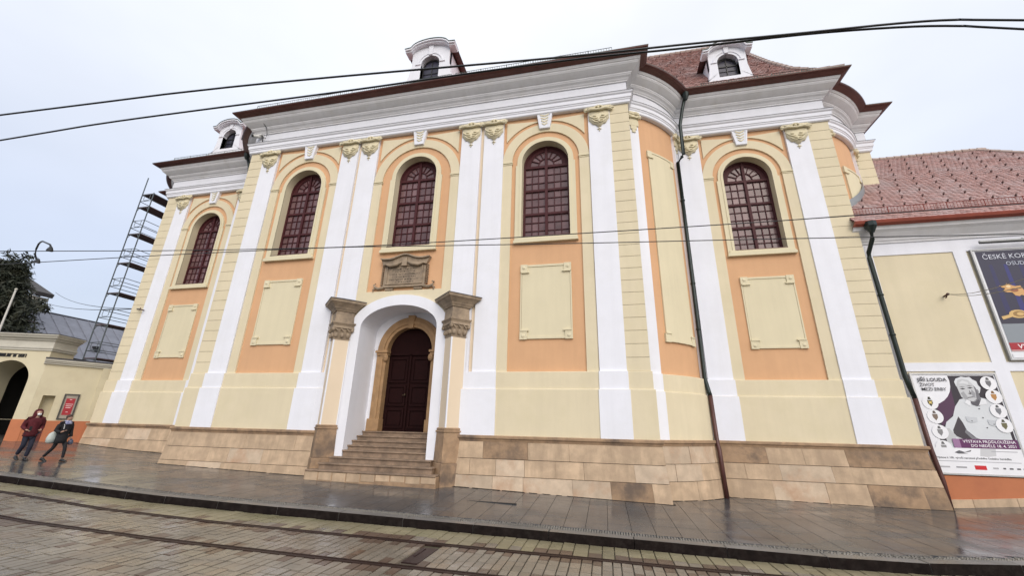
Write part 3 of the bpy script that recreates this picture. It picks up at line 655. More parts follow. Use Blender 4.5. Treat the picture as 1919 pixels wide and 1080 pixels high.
door=MB(); door.add([(XC-1.0,15.40,2.0)]+[(a,15.40,b) for a,b in archpts(XC,5.10,1.0)]+[(XC+1.0,15.40,2.0)],[tuple(range(27))]); door=door.build('door',DOORM,church)
for sx in (-1,1):
    for za,zb_ in ((2.12,2.85),(2.95,3.75),(3.85,4.85)):
        a,b=sorted((XC+sx*.10,XC+sx*.88)); mb=MB(); mb.ring_y([(a+.07,za+.07),(b-.07,za+.07),(b-.07,zb_-.07),(a+.07,zb_-.07)],[(a,za),(b,za),(b,zb_),(a,zb_)],15.355,15.40,True); mb.prism_y([(a+.12,za+.12),(b-.12,za+.12),(b-.12,zb_-.12),(a+.12,zb_-.12)],15.37,15.4); mb.build('door_panel',DOORM,door)
mb=MB(); mb.box(XC-.035,XC+.035,15.33,15.4,2.0,5.0); mb.box(XC-.98,XC+.98,15.33,15.4,4.95,5.05); mb.build('door_rail',DOORM,door)
mb=MB(); mb.box(XC-.10,XC-.06,15.27,15.35,3.35,3.42); mb.tube([(XC-.08,15.28,3.36),(XC-.18,15.27,3.36)],.014,6); mb.build('handle',mat('dark_brass',(.10,.07,.04),.35,0,1,.1,4,metal=.7),door)
# steps
ST=[(2.0,15.05,15.42,1.60),(1.84,14.72,15.06,1.60),(1.68,14.44,14.73,1.60),(1.52,14.20,14.45,1.60),(1.36,13.93,14.21,1.60),(1.15,13.66,14.0,1.92),(.96,13.38,13.67,2.10),(.765,13.10,13.39,2.34)]
for z,y0,y1,hw_ in ST:
    mb=MB(); mb.box(XC-hw_,XC+hw_,y0,y1+.3,z-.05,z); mb.box(XC-hw_+.02,XC+hw_-.02,y0+.045,y1+.28,z-.24,z-.051); mb.build('step',STEPM,church,bevel=.012)
mb=MB(); mb.box(XC-2.36,XC+2.36,13.13,14.2,.0,.71)
mb.build('step_foundation',STONEB,church,bevel=.02)
for i in range(9):
    xa=XC-2.36+i*.525; mb=MB(); h=rnd.uniform(.16,.30); mb.box(xa+.02,xa+.51,13.13-rnd.uniform(.005,.02),13.2,.71-h,.705); mb.build('foundation_stone',STONE,church,bevel=.02)
# piers set diagonally
def dia(xc,yc,h,z0,z1,h2=None,mb=None,conc=0):
    mb=mb or MB(); h2=h2 or h
    def ring(k,z):
        P=[(xc-k,yc),(xc,yc-k),(xc+k,yc),(xc+k*.6,yc+.25),(xc-k*.6,yc+.25)]; return [(a,b,z) for a,b in P]
    return mb.loft([ring(h,z0),ring(h2,z1)])
for sx in (-1,1):
    px=XC+sx*2.39; py=13.93
    mb=MB(); dia(px,py,.40,2.2,5.30,mb=mb); pier=mb.build('pier',BEI,church)
    mb=MB()
    for (ex,ey) in ((px,py-.40),(px-.40,py),(px+.40,py)): mb.add([(ex-.034,ey+(.029 if ex==px else -.0),2.2),(ex,ey-.008,2.2),(ex+.034,ey+(.029 if ex==px else 0),2.2),(ex-.034,ey+(.029 if ex==px else 0),5.3),(ex,ey-.008,5.3),(ex+.034,ey+(.029 if ex==px else 0),5.3)],[(0,1,4,3),(1,2,5,4)])
    mb.build('white_arris',WHITE,pier)
    mb=MB(); g=zg(px,13.5)
    dia(px,py,.50,1.10,2.05,.46,mb); dia(px,py,.50,2.05,2.11,mb=mb); dia(px,py,.46,2.11,2.16,mb=mb); dia(px,py,.49,2.16,2.20,.42,mb=mb)
    mb.build('pier_base',STONEB,pier,bevel=.015)
    mb=MB(); dia(px,py,.57,g-.3,1.095,.53,mb); mb.build('pier_foot',STONEB,pier,bevel=.02)
    # capital: necking, leaves, abacus, block, cornice
    mb=MB(); dia(px,py,.41,5.30,5.36,.43,mb); dia(px,py,.40,5.36,5.75,.50,mb); dia(px,py,.56,5.75,5.84,.54,mb); dia(px,py,.52,5.84,5.93,.58,mb); dia(px,py,.60,5.93,5.98,mb=mb)
    for s2 in (-1,1):
        for k in range(3):
            t=(k+.5)/3; lx=px+s2*.45*t*1.0; ly=py-.45*(1-t)-.03; mb.ball((lx,ly,5.48),.075,.05,.10,8,6); mb.tube([(lx-.06,ly-.02,5.62),(lx,ly-.07,5.72),(lx+.06,ly-.02,5.64)],.03,6)
        mb.ball((px+s2*.50,py-.03,5.69),.06,.06,.075,8,6)
    mb.ball((px,py-.50,5.69),.065,.06,.08,8,6)
    mb.build('capital',STONEG,pier)
    mb=MB(); dia(px,py,.50,5.98,6.42,.47,mb); mb.build('entablature_block',STONEG,pier,bevel=.01)
    mb=MB(); dia(px,py,.52,6.42,6.50,.58,mb); dia(px,py,.60,6.50,6.56,.64,mb); dia(px,py,.64,6.56,6.72,.86,mb); dia(px,py,.90,6.72,6.82,.94,mb); mb.mi=1; dia(px,py,.96,6.82,6.84,mb=mb); dia(px,py,.95,6.84,7.0,.25,mb)
    mb.build('pier_cornice',[STONEG,FLASH],pier)
# ---- stone tablet above the portal
tab=empty('stone_tablet',(XC,13.95,7.4),'grey carved stone tablet with worn inscription above the church portal','tablet')
mb=MB(); ya=D+.11
body=[(-.90,7.50),(.90,7.50),(.90,8.45),(-.90,8.45)]
mb.prism_y([(XC+a,b) for a,b in body],ya-.10,ya)
crest=[(-1.05+2.1*i/20,8.60+.20*math.exp(-((-1.05+2.1*i/20)/.42)**2)+.10*max(0,abs(-1.05+2.1*i/20)-.6)) for i in range(21)]
mb.prism_y([(XC-.95,8.42)]+[(XC+.95,8.42)]+[(XC+a,b) for a,b in crest[::-1]],ya-.17,ya)
mb.ring_y([(XC+a,b) for a,b in crest],[(XC+a*1.03,b+.06) for a,b in crest],ya-.26,ya)
mb.box(XC-.11,XC+.11,ya-.22,ya,8.34,8.70)
mb.build('tablet_body',STONEG,tab)
for sx in (-1,1):
    mb=MB(); mb.tube([(XC+sx*.12,ya-.18,8.52),(XC+sx*.35,ya-.20,8.40),(XC+sx*.62,ya-.19,8.36),(XC+sx*.82,ya-.18,8.44),(XC+sx*.95,ya-.16,8.40)],[.04,.07,.07,.045,.03],7); mb.build('garland',STONEG,tab,True)
    mb=MB()
    for k in range(10): mb.ball((XC+sx*.98,ya-.07,7.60+k*.085),.055,.06,.032,8,5)
    mb.build('side_scroll',STONEG,tab)
    mb=MB(); mb.tube([(XC+sx*.85,ya-.08,7.47),(XC+sx*1.1,ya-.09,7.43),(XC+sx*1.25,ya-.09,7.50),(XC+sx*1.30,ya-.09,7.62),(XC+sx*1.22,ya-.09,7.66)],[.05,.06,.05,.04,.03],7); mb.tube([(XC+sx*1.2,ya-.08,7.47),(XC+sx*1.33,ya-.08,7.40),(XC+sx*1.30,ya-.08,7.30)],.035,6); mb.box(min(XC+sx*.45,XC+sx*.8),max(XC+sx*.45,XC+sx*.8),ya-.09,ya,7.36,7.44); mb.build('volute',STONEG,tab)
mb=MB(); mb.ring_y([(XC-.74,7.64),(XC+.74,7.64),(XC+.74,8.36),(XC-.74,8.36)],[(XC-.80,7.58),(XC+.80,7.58),(XC+.80,8.42),(XC-.80,8.42)],ya-.135,ya-.10,True); mb.box(XC-.95,XC+.95,ya-.14,ya,7.46,7.53); mb.build('tablet_frame',STONEG,tab)
mb=MB()
for li,(hw_,h) in enumerate(((.5,.075),(.42,.055),(.66,.055),(.5,.055),(.64,.055),(.38,.065))):
    z=8.27-li*.115; x=XC-hw_
    while x<XC+hw_:
        g=rnd.choice((.03,.045,.05)); 
        mb.box(x,x+.012,ya-.104,ya-.098,z-h,z)
        if rnd.random()<.6: mb.box(x+.012,x+g,ya-.104,ya-.098,z-rnd.choice((0,.5,1))*h-.006,z-rnd.choice((0,.0,.5))*0+.0 if rnd.random()<.0 else z-h*rnd.choice((0,.5))+.004)
        x+=g+.016 if rnd.random()>.15 else .09
tag(mb.build('inscription',mat('dark_lettering',(.07,.055,.04),.8,0,1,.1,3),tab),kind='stuff')
# ---- roof over the right bay and behind, bell cast
rows=[(Y2-.78,17.02,10.60),(Y2-.42,17.36,9.75),(16.56,17.95,9.02),(17.65,19.56,8.72),(19.3,22.0,8.6),(21.1,24.75,8.5)]
roof=MB()
for (y0,z0,xr0),(y1,z1,xr1) in zip(rows,rows[1:]): roof.quad((-15.5,y0+.03,z0-.05),(xr0,y0+.03,z0-.05),(xr1,y1+.03,z1-.05),(-15.5,y1+.03,z1-.05))
# hip end and back slope
for (y0,z0,xr0),(y1,z1,xr1) in zip(rows,rows[1:]): roof.quad((xr0,y0+.03,z0-.05),(xr0+.6,34,z0-.05),(xr1+.6,34,z1-.05),(xr1,y1+.03,z1-.05))
roof.quad((-15.5,21.13,24.7),(8.5,21.13,24.7),(8.5,34,17),(-15.5,34,17))
for (y0,z0,xr0),(y1,z1,xr1) in zip(rows,rows[1:]): roof.quad((-15.5,y0+.03,z0-.05),(-15.5,34,z0-.05),(-15.5,34,z1-.05),(-15.5,y1+.03,z1-.05))
roof=roof.build('roof',TILE2,church)
def tile_rows(rows,xl,parent,name,step=.15,w_=.18,xl_fn=None):
    mb=MB(); tot=0
    for (y0,z0,a0,b0),(y1,z1,a1,b1) in zip(rows,rows[1:]):
        L=math.hypot(y1-y0,z1-z0); n=max(1,round(L/step)); ny,nz=-(z1-z0)/L,(y1-y0)/L
        for k in range(n):
            f0,f1=k/n,min(1,(k+1.35)/n); ya_,za_=y0+(y1-y0)*f0,z0+(z1-z0)*f0; yb,zb_=y0+(y1-y0)*f1,z0+(z1-z0)*f1
            xa=a0+(a1-a0)*f0 if not xl_fn else xl_fn(ya_); xb=b0+(b1-b0)*f0; off=(tot%2)*w_/2; x=xa-off; tot+=1
            while x<xb:
                x0,x1=max(x+.004,xa),min(x+w_-.004,xb); j=rnd.uniform(0,.016)
                if x1-x0>.03:
                    e=.030+j; xm=(x0+x1)/2; dy,dz=(y1-y0)/L*.03,(z1-z0)/L*.03
                    mb.add([(x0,ya_+dy+ny*e,za_+dz+nz*e),(xm,ya_+ny*e,za_+nz*e),(x1,ya_+dy+ny*e,za_+dz+nz*e),(x1,yb+ny*.008,zb_+nz*.008),(x0,yb+ny*.008,zb_+nz*.008),(x0,ya_+dy,za_+dz),(xm,ya_,za_),(x1,ya_+dy,za_+dz)],[(0,1,2,3,4),(5,6,1,0),(6,7,2,1)])
                x+=w_
    o=mb.build(name,TILE,parent); tag(o,kind='stuff'); return o
tile_rows([(y,z,1.0,xr) for y,z,xr in rows],0,roof,'roof_tiles')
mb=MB()   # mortared hip and ridge tiles
hp=[Vector((xr,y-.02,z+.03)) for y,z,xr in rows]
for a,b in zip(hp,hp[1:]):
    L=(b-a).length; n=max(1,int(L/.33))
    for k in range(n): mb.tube([a+(b-a)*(k/n),a+(b-a)*((k+1.1)/n)],[.11,.085],7)
n=34
for k in range(n): xa=-2+k*(10.5/n); mb.tube([(xa,21.1,24.78),(xa+.36,21.1,24.78)],[.12,.09],7)
tag(mb.build('ridge_tiles',RIDGE,roof),kind='stuff')
hk=MB(); hk.box(-.012,.012,-.05,.02,0,.08); hk.box(-.024,.024,-.06,-.045,.03,.10); HOOK=hk.mesh('snow_hook',mat('hook_metal',(.09,.045,.042),.5,0,1,.1,3,metal=.3))
for r_ in range(1,12):
    for c_ in range(14):
        y=16.2+r_*.42; z=interp([(a,b) for a,b,_ in rows],y)
        x=1.6+c_*.62+(r_%2)*.31
        if x<interp([(a,c) for a,_,c in rows],y)-.3 and not(5.0<x<7.9 and y<18): inst('snow_hook',HOOK,(x,y-.02,z+.05),roof)
# snow guards along the gutters
def guard(p0,p1,name='snow_guard',h=.24,parent=church,M=GUTG):
    a,b=Vector(p0),Vector(p1); L=(b-a).length; mb=MB(); d=(b-a)/L; n=int(L/.105)
    for k in range(n+1): q=a+d*(k*L/n); rr=.018 if k%11==0 else .008; mb.tube([q,q+Vector((0,0,h+(.02 if k%11==0 else 0)))],rr,4)
    for zz in (.03,h): mb.tube([a+Vector((0,0,zz)),b+Vector((0,0,zz))],.015,4)
    return mb.build(name,M,parent)
yg_=D-.78
guard((-16.3,yg_,17.02),(-11.2,yg_,17.02)); guard((-11.0,yg_,17.02),(-6.0,yg_,17.02)); guard((-5.8,yg_,17.02),(1.0,yg_,17.02))
guard((5.0,Y2-.70,17.04),(7.75,Y2-.70,17.04)); guard((7.9,Y2-.70,17.04),(9.6,Y2-.70,17.04)); guard((-24.8,Y2-.74,17.02),(-22.4,Y2-.74,17.02)); guard((-22.3,Y2-.74,17.02),(-19.6,Y2-.74,17.02))
q=[(p[0]+.74*m_[0],p[1]+.74*m_[1]) for p,m_ in zip(arcR,normals(arcR))]
for i in range(0,12,4): guard((*q[i],17.02),(*q[i+4],17.02),h=.12)
q=[(p[0]+.74*m_[0],p[1]+.74*m_[1]) for p,m_ in zip(arcR4,normals(arcR4))]
for i in range(0,8,4): guard((*q[i],17.02),(*q[i+4],17.02),h=.16)
# ---- dormers
def dormer(xc,y,z0,w_,s,label,zb,zs):
    """white baroque dormer: scrolled gable front, segmental cornice, arched window"""
    h=w_/2; d=MB(); H=lambda v:z0+v*s
    half=[(h*1.30,0),(h*1.30,.10),(h*1.20,.22),(h*1.02,.27),(h*.96,.36),(h*.90,.62),(h*.84,.95),(h*.84,1.60)]
    outl=[(xc-a,H(b)) for a,b in half]; top=[(xc-h*.84*math.cos(math.pi*i/16),H(1.60+.40*math.sin(math.pi*i/16))) for i in range(17)]
    hw=.39*s
    # front face as strips between outline and opening
    op=[(xc-hw,zb)]+archpts(xc,zs,hw,16)+[(xc+hw,zb)]
    full=outl+top[1:-1]+[(2*xc-a,b) for a,b in outl[::-1]]
    # sample the outline radially to pair with the opening
    left=[(xc-hw,H(0))]+[(xc-hw,H(0))]
    n=len(op)
    def outer(i):
        # i-th point along outline by index proportion
        t=i/(n-1)*(len(full)-1); k=int(t); f=t-k
        if k>=len(full)-1: return full[-1]
        return (full[k][0]+(full[k+1][0]-full[k][0])*f,full[k][1]+(full[k+1][1]-full[k][1])*f)
    # denser outline
    dense=[]; 
    for (a,b),(c,e) in zip(full,full[1:]):
        for k in range(3): dense.append((a+(c-a)*k/3,b+(e-b)*k/3))
    dense.append(full[-1]); opd=[]
    m_=len(dense)
    tot=[0]
    for a,b in zip(op,op[1:]): tot.append(tot[-1]+math.hypot(b[0]-a[0],b[1]-a[1]))
    for i in range(m_):
        t=tot[-1]*i/(m_-1); k=max(j for j in range(len(tot)) if tot[j]<=t+1e-9); k=min(k,len(op)-2); f=(t-tot[k])/(tot[k+1]-tot[k]); opd.append((op[k][0]+(op[k+1][0]-op[k][0])*f,op[k][1]+(op[k+1][1]-op[k][1])*f))
    d.ring_y(opd,dense,y,y+.30); d.quad((xc-h*1.3,y,H(0)),(xc+h*1.3,y,H(0)),(xc+hw,y,zb),(xc-hw,y,zb))
    # cheeks
    for sx in (-1,1): d.quad((xc+sx*h*.84,y+.1,H(0)),(xc+sx*h*.84,y+2.6,H(0)),(xc+sx*h*.84,y+2.6,H(1.6)),(xc+sx*h*.84,y+.1,H(1.6)))
    # moulded ring round the opening and little impost lines
    d.ring_y(archpts(xc,zs,hw+.10*s,16),archpts(xc,zs,hw+.15*s,16),y-.03,y+.02)
    for sx in (-1,1): a,b=sorted((xc+sx*(hw+.02),xc+sx*(hw+.24*s))); d.box(a,b,y-.05,y+.02,zs-.02,zs+.02)
    d.prism_y([(xc-.07*s,zs+hw+.02),(xc+.07*s,zs+hw+.02),(xc+.10*s,H(1.93)),(xc-.10*s,H(1.93))],y-.06,y+.02)
    dm=d.build('dormer',WHITE,church,label=label)
    # cornice
    cl=[(xc-h*1.10,H(1.60)),(xc-h*.84,H(1.62))]+[(xc-h*.80*math.cos(math.pi*i/14),H(1.62+.32*math.sin(math.pi*i/14))) for i in range(1,14)]+[(xc+h*.84,H(1.62)),(xc+h*1.10,H(1.60))]
    cu=[(xc+(a-xc)*1.02,b+.13*s) for a,b in cl]
    c=MB(); c.ring_y(cl,cu,y-.20,y+.25); c.ring_y([(a,b+.06*s) for a,b in cl],[(a,b-.02) for a,b in cu],y-.28,y-.18); c.mi=1
    c.ring_y(cu,[(a,b+.03*s) for a,b in cu],y-.30,y+.25)
    c.build('dormer_cornice',[WHITE,GUTG],dm)
    r=MB(); r.surf([(a,y+.2,b-.05) for a,b in cu],[(a,y+2.8,b-.05) for a,b in cu]); r.build('dormer_roof',GUT,dm)
    v=MB(); v.surf([(a,y,b) for a,b in op],[(a,y+.28,b) for a,b in op]); v.quad((xc-hw,y,zb),(xc+hw,y,zb),(xc+hw,y+.28,zb),(xc-hw,y+.28,zb)); v.build('window_reveal',WHITE,dm)
    g=MB(); yw=y+.26; g.ring_y([(xc-hw+.05,zb)]+archpts(xc,zs-.08,hw-.05,12)+[(xc+hw-.05,zb)],[(xc-hw,zb)]+archpts(xc,zs-.05,hw,12)+[(xc+hw,zb)],yw-.03,yw+.03); g.box(xc-.02,xc+.02,yw-.03,yw+.03,zb,zs+hw-.15); g.box(xc-hw,xc+hw,yw-.03,yw+.03,zs-.1,zs-.04); 
    nr=3
    for k in range(1,nr): zz=zb+(zs-.1-zb)*k/nr; g.box(xc-hw,xc+hw,yw-.02,yw+.02,zz-.012,zz+.012)
    fr=g.build('window_frame',BLACK,dm)
    for sx in (-1,1):
        a,b=sorted((xc+sx*.02,xc+sx*(hw-.04)))
        for k in range(nr): za,zb2=zb+(zs-.1-zb)*k/nr,zb+(zs-.1-zb)*(k+1)/nr; p=MB(); p.quad((a,yw+.01,za),(b,yw+.01,za),(b,yw+.01,zb2),(a,yw+.01,zb2)); p.build('pane',GLASSD,dm)
        p=MB(); aa=archpts(xc,zs-.06,hw-.03,12); half=[q for q in aa if (q[0]-xc)*sx>=-1e-6]; p.add([(xc,yw+.01,zs-.06)]+[(q[0],yw+.01,q[1]) for q in half],[tuple(range(len(half)+1))]); p.build('pane',GLASSD,dm)
dormer(XC,14.15,17.98,2.36,1.24,'large white dormer over the middle of the facade',18.15,19.26); dormer(6.46,16.45,17.45,1.95,1.17,'white dormer on the right bay roof',17.98,18.86); dormer(-21.83,16.45,17.45,2.0,1.20,'white dormer on the left bay roof',17.98,18.90)
mb=MB(); mb.quad((XC-2,14.3,17.5),(XC+2,14.3,17.5),(XC+2,19.5,22.0),(XC-2,19.5,22.0)); 
# main block roof (hidden from the street by the gutter)
mb=MB(); mb.quad((-16,D+.6,17.75),(1,D+.6,17.75),(1,19.2,21.8),(-16,19.2,21.8)); mb.quad((-26,Y2+.6,17.75),(-15.4,Y2+.6,17.75),(-15.4,22,20.6),(-26,22,20.6)); mb.quad((-26,22,20.6),(-15.4,22,20.6),(-15.4,34,17),(-26,34,17)); mb.build('low_roof',TILE2,church)
# ---- rainwater pipes
def pipe(pts,r,split,parent,name='downpipe',M=(PIPE,PIPEB)):
    mb=MB(); up_=[p for p in pts if p[2]>=split]; lo=[p for p in pts if p[2]<=split]
    mb.tube(up_,r,10); mb.mi=1; mb.tube([up_[-1]]+lo if lo[0]!=up_[-1] else lo,r*.97,10); mb.mi=0
    for a,b in zip(up_,up_[1:]):
        if abs(a[2]-b[2])>2:
            n=int(abs(a[2]-b[2])/1.9)
            for k in range(1,n+1): t=k/(n+1); q=Vector(a).lerp(Vector(b),t); mb.tube([q-Vector((0,0,.03)),q+Vector((0,0,.03))],r*1.25,10)
    return mb.build(name,list(M),parent,True)
pipe([(4.28,16.02,16.75),(4.12,16.15,16.2),(3.94,16.2,15.34),(3.93,16.2,13.80),(3.86,16.2,13.68),(3.67,16.3,13.45),(3.66,16.3,9.65),(3.63,16.28,4.1),(3.70,16.2,3.62),(3.72,16.18,3.5),(3.75,16.18,1.9),(3.76,16.08,1.7),(3.78,15.98,.15)],.075,3.5,church)
mb=MB(); mb.loft([[(4.28+r*math.cos(t*math.pi/4),16.0+r*math.sin(t*math.pi/4),z) for t in range(8)] for r,z in ((.07,16.55),(.13,16.7),(.19,16.92),(.19,17.0))]); mb.build('rainwater_hopper',PIPE,church)
q=mir((4.28,0))[0]
pipe([(q,16.02,16.75),(q+.16,16.15,16.2),(q+.34,16.2,15.3),(q+.36,16.2,13.4),(q+.5,16.3,13.1),(q+.5,16.3,3.5),(q+.5,16.2,1.0)],.075,3.5,church)
mb=MB(); mb.loft([[(q+r*math.cos(t*math.pi/4),16.0+r*math.sin(t*math.pi/4),z) for t in range(8)] for r,z in ((.07,16.55),(.13,16.7),(.19,16.92),(.19,17.0))]); mb.build('rainwater_hopper',PIPE,church)
# lightning conductor ends and cornice camera
cc=empty('cornice_camera',(-16.45,13.85,15.55),'small white security camera on the cornice at the left corner','security camera')
CW=mat('camera_white',(.62,.62,.60),.4,0,1,.05,3)
mb=MB(); mb.tube([(-16.62,13.66,15.86),(-16.45,13.9,15.95)],.085,10); mb.box(-16.60,-16.30,13.80,13.96,15.98,16.06); mb.build('camera_body',CW,cc)
mb=MB(); mb.tube([(-16.66,13.60,15.835),(-16.61,13.67,15.865)],.07,10); mb.build('lens',BLACK,cc)
mb=MB(); mb.tube([(-16.28,13.95,15.62),(-16.30,13.85,16.0)],.025,6); mb.tube([(-16.3,13.9,15.9),(-16.05,13.85,15.75),(-15.95,13.80,15.95),(-16.05,13.75,16.35),(-16.25,13.5,16.7),(-16.2,13.42,16.9)],.016,6); mb.build('cable',BLACK,cc)
#PART2
# ================================================================== MUSEUM WING (right)
WY=17.0
wing=empty('museum_wing',(16,20,.2),'white and cream wing with red tiled roof adjoining the church on the right','building')
mb=MB(); mb.quad((9.95,WY+.03,0),(25,WY+.03,0),(25,WY+.03,9.6),(9.95,WY+.03,9.6)); mb.quad((25,WY+.03,0),(25,28,0),(25,28,9.6),(25,WY+.03,9.6)); mb.build('wall',YEL,wing)
cols=[9.95,10.36,12.92,13.32,17.6,18.0,22.2,22.6]
mb=MB()
for a,b in ((9.95,10.36),(12.92,13.32),(17.6,18.0),(22.2,22.6),(24.6,25.02)): mb.box(a,b,WY-.005,WY+.05,1.0,9.5)
for a,b in ((10.36,12.92),(13.32,17.6),(18.0,22.2),(22.6,24.6)): 
    for z0,z1 in ((8.81,9.5),(4.42,4.72)): mb.box(a,b,WY-.005,WY+.05,z0,z1)
tag(mb.build('wall_frame',WHITE,wing),kind='stuff')
mb=MB()
xs=[9.95+i*.5 for i in range(31)]
mb.surf([(x,WY-.05,interp(ZF,x)-.3) for x in xs],[(x,WY-.05,1.10) for x in xs]); mb.quad((9.95,WY-.05,1.10),(25,WY-.05,1.10),(25,WY+.03,1.13),(9.95,WY+.03,1.13)); mb.build('painted_base',OBASE,wing)
x=10.15
while x<24.8:
    L=rnd.uniform(.9,1.4); x1=min(24.9,x+L); a,b=interp(ZF,x),interp(ZF,x1); mb=MB()
    mb.hexa([(x+.004,WY-.085,a-.3),(x1-.004,WY-.085,b-.3),(x1-.004,WY,b-.3),(x+.004,WY,a-.3),(x+.004,WY-.08,a+.23),(x1-.004,WY-.08,b+.23),(x1-.004,WY,b+.23),(x+.004,WY,a+.23)]); mb.build('skirting_stone',STONE,wing,bevel=.008); x=x1
WP=[(9.72,WY),(25.0,WY),(25.0,30)]
mb=MB(); sweep(mb,WP,[(-.02,9.28),(.05,9.30),(.06,9.36),(.10,9.40),(.12,9.46),(.30,9.66),(.40,9.74),(.42,9.80),(.46,9.84),(.48,9.90)],caps=True); mb.build('cornice',GREYCORN,wing)
mb=MB(); sweep(mb,WP,[(.40,9.86),(.52,9.86),(.62,9.92),(.66,10.02),(.64,10.05),(.60,10.02)],caps=True); mb.build('gutter',GUTR,wing)
EY,EZ,RY_,RZ_=16.42,10.04,22.0,16.2
def wz(y): return EZ+(RZ_-EZ)*(y-EY)/(RY_-EY)
rt_=MB(); rt_.quad((9.74,EY,EZ-.03),(25.6,EY,EZ-.03),(19.2,RY_,RZ_-.03),(9.74,RY_,RZ_-.03)); rt_.quad((25.6,EY,EZ-.03),(25.6,28,EZ-.03),(19.2,RY_,RZ_-.03),(19.2,RY_,RZ_-.03)); rt_.quad((9.74,RY_,RZ_-.03),(19.2,RY_,RZ_-.03),(25.6,28,EZ),(9.74,28,EZ))
wroof=rt_.build('roof',TILE2,wing)
tile_rows([(EY,EZ,9.74,25.6),(RY_,RZ_,12.7,19.2)],0,wroof,'roof_tiles',.165,.18,lambda y:interp([(EY,9.74),(17.25,9.74),(18.3,11.0),(19.3,12.1),(20.0,12.7),(23,12.7)],y))
mb=MB()
for k in range(22): xa=12.3+k*.33; mb.tube([(xa,RY_,RZ_+.02),(xa+.36,RY_,RZ_+.02)],[.12,.09],7)
a,b=Vector((19.2,RY_,RZ_+.02)),Vector((25.6,EY,EZ+.02)); n=26
for k in range(n): mb.tube([a+(b-a)*(k/n),a+(b-a)*((k+1.1)/n)],[.09,.11],7)
tag(mb.build('ridge_tiles',RIDGE,wroof),kind='stuff')
for r_ in range(1,10):
    for c_ in range(17):
        y=16.75+r_*.53; x=10.3+c_*.72+(r_%2)*.36; z=wz(y)
        if x>interp([(16,9.8),(17.3,10.1),(19.3,12.7),(22,12.9)],y) and x<interp([(16.4,25.2),(22,18.9)],y): inst('snow_hook',HOOK,(x,y-.02,z+.04),wroof)
guard((10.0,16.78,wz(16.78)+.03),(13.0,16.78,wz(16.78)+.03),h=.30,parent=wing,M=GUTR); guard((13.1,16.78,wz(16.78)+.03),(16.2,16.78,wz(16.78)+.03),h=.30,parent=wing,M=GUTR); guard((16.3,16.78,wz(16.78)+.03),(20.0,16.78,wz(16.78)+.03),h=.30,parent=wing,M=GUTR)
# zinc upstand where the roof meets the church
mb=MB(); q=arc(B0,B1,.25,0,1,14); ms=normals(q); lo=[(p[0]+m_[0]*.012,p[1]+m_[1]*.012,wz(p[1])-.05) for p,m_ in zip(q,ms)]; hi=[(a,b,c+.42) for a,b,c in lo]; mb.surf(lo,hi); mb.build('zinc_upstand',ZINC,wing)
pipe([(10.22,16.42,9.82),(10.22,16.46,9.6),(10.24,16.55,9.35),(10.16,16.82,8.9),(10.16,16.86,8.7),(10.22,16.86,4.2),(10.31,16.84,3.5),(10.33,16.82,1.9),(10.36,16.74,1.0),(10.36,16.74,.1)],.075,3.5,wing)
mb=MB(); mb.loft([[(10.22+r*math.cos(t*math.pi/4),16.42+r*math.sin(t*math.pi/4),z) for t in range(8)] for r,z in ((.075,9.55),(.14,9.68),(.20,9.80),(.20,9.98))]); mb.build('rainwater_hopper',PIPE,wing)
# ---- posters on the wing
def flat(parent,name,c,poly,y,M=None):
    mb=MB(); mb.add([(a,y,b) for a,b in poly],[tuple(range(len(poly)))]); return mb.build(name,M or pm(c),parent)
_pm={}
def pm(c):
    c=tuple(c)
    if c not in _pm: _pm[c]=mat('print_%d'%len(_pm),lin(c),.55,0,1,.04,2)
    return _pm[c]
def circ(x,z,r,n=28,rz=None,a0=0): return [(x+r*math.cos(a0+2*math.pi*i/n),z+(rz or r)*math.sin(a0+2*math.pi*i/n)) for i in range(n)]
def clip(poly,x0,x1,z0,z1):
    return [(min(x1,max(x0,a)),min(z1,max(z0,b))) for a,b in poly]
PX0,PX1,PZ0,PZ1=10.40,12.86,1.14,4.36
ps=empty('exhibition_poster',(11.6,16.95,1.14),'large white exhibition poster with a grey portrait of an old man, beside the drainpipe','poster')
mb=MB(); mb.ring_y([(PX0+.05,PZ0+.05),(PX1-.05,PZ0+.05),(PX1-.05,PZ1-.05),(PX0+.05,PZ1-.05)],[(PX0,PZ0),(PX1,PZ0),(PX1,PZ1),(PX0,PZ1)],WY-.085,WY-.01,True); mb.build('poster_frame',mat('aluminium_frame',(.45,.46,.47),.4,0,1,.1,3,metal=.5),ps)
mb=MB(); mb.box(PX0+.03,PX1-.03,WY-.055,WY-.02,PZ0+.03,PZ1-.03); mb.build('poster_sheet',pm((226,227,232)),ps)
U=lambda u:PX0+.05+u*(PX1-PX0-.1); V=lambda v:PZ0+.05+v*(PZ1-PZ0-.1)
yy=[WY-.0575]
def lay(name,c,poly,uv=True,dy=.0004):
    yy[0]-=dy; p=[(U(a),V(b)) for a,b in poly] if uv else poly
    return flat(ps,name,c,p,yy[0])
lay('print_ground',(40,34,46),[(.10,.20),(.99,.20),(.99,.985),(.30,.985),(.10,.6)])
lay('print_ground',(74,40,72),[(.2,.45),(.42,.62),(.44,.93),(.30,.93),(.2,.7)])
lay('print_white',(228,229,234),clip(circ(U(.10),V(.93),.82),U(0),U(1),V(0),V(1)),False)
lay('print_white',(228,229,234),[(0,0),(.16,0),(.12,.3),(.16,.5),(.14,.7),(.0,.8)])
lay('print_white',(228,229,234),[(.985,.985),(.985,.2),(1,.2),(1,.985)])
W_=PX1-PX0
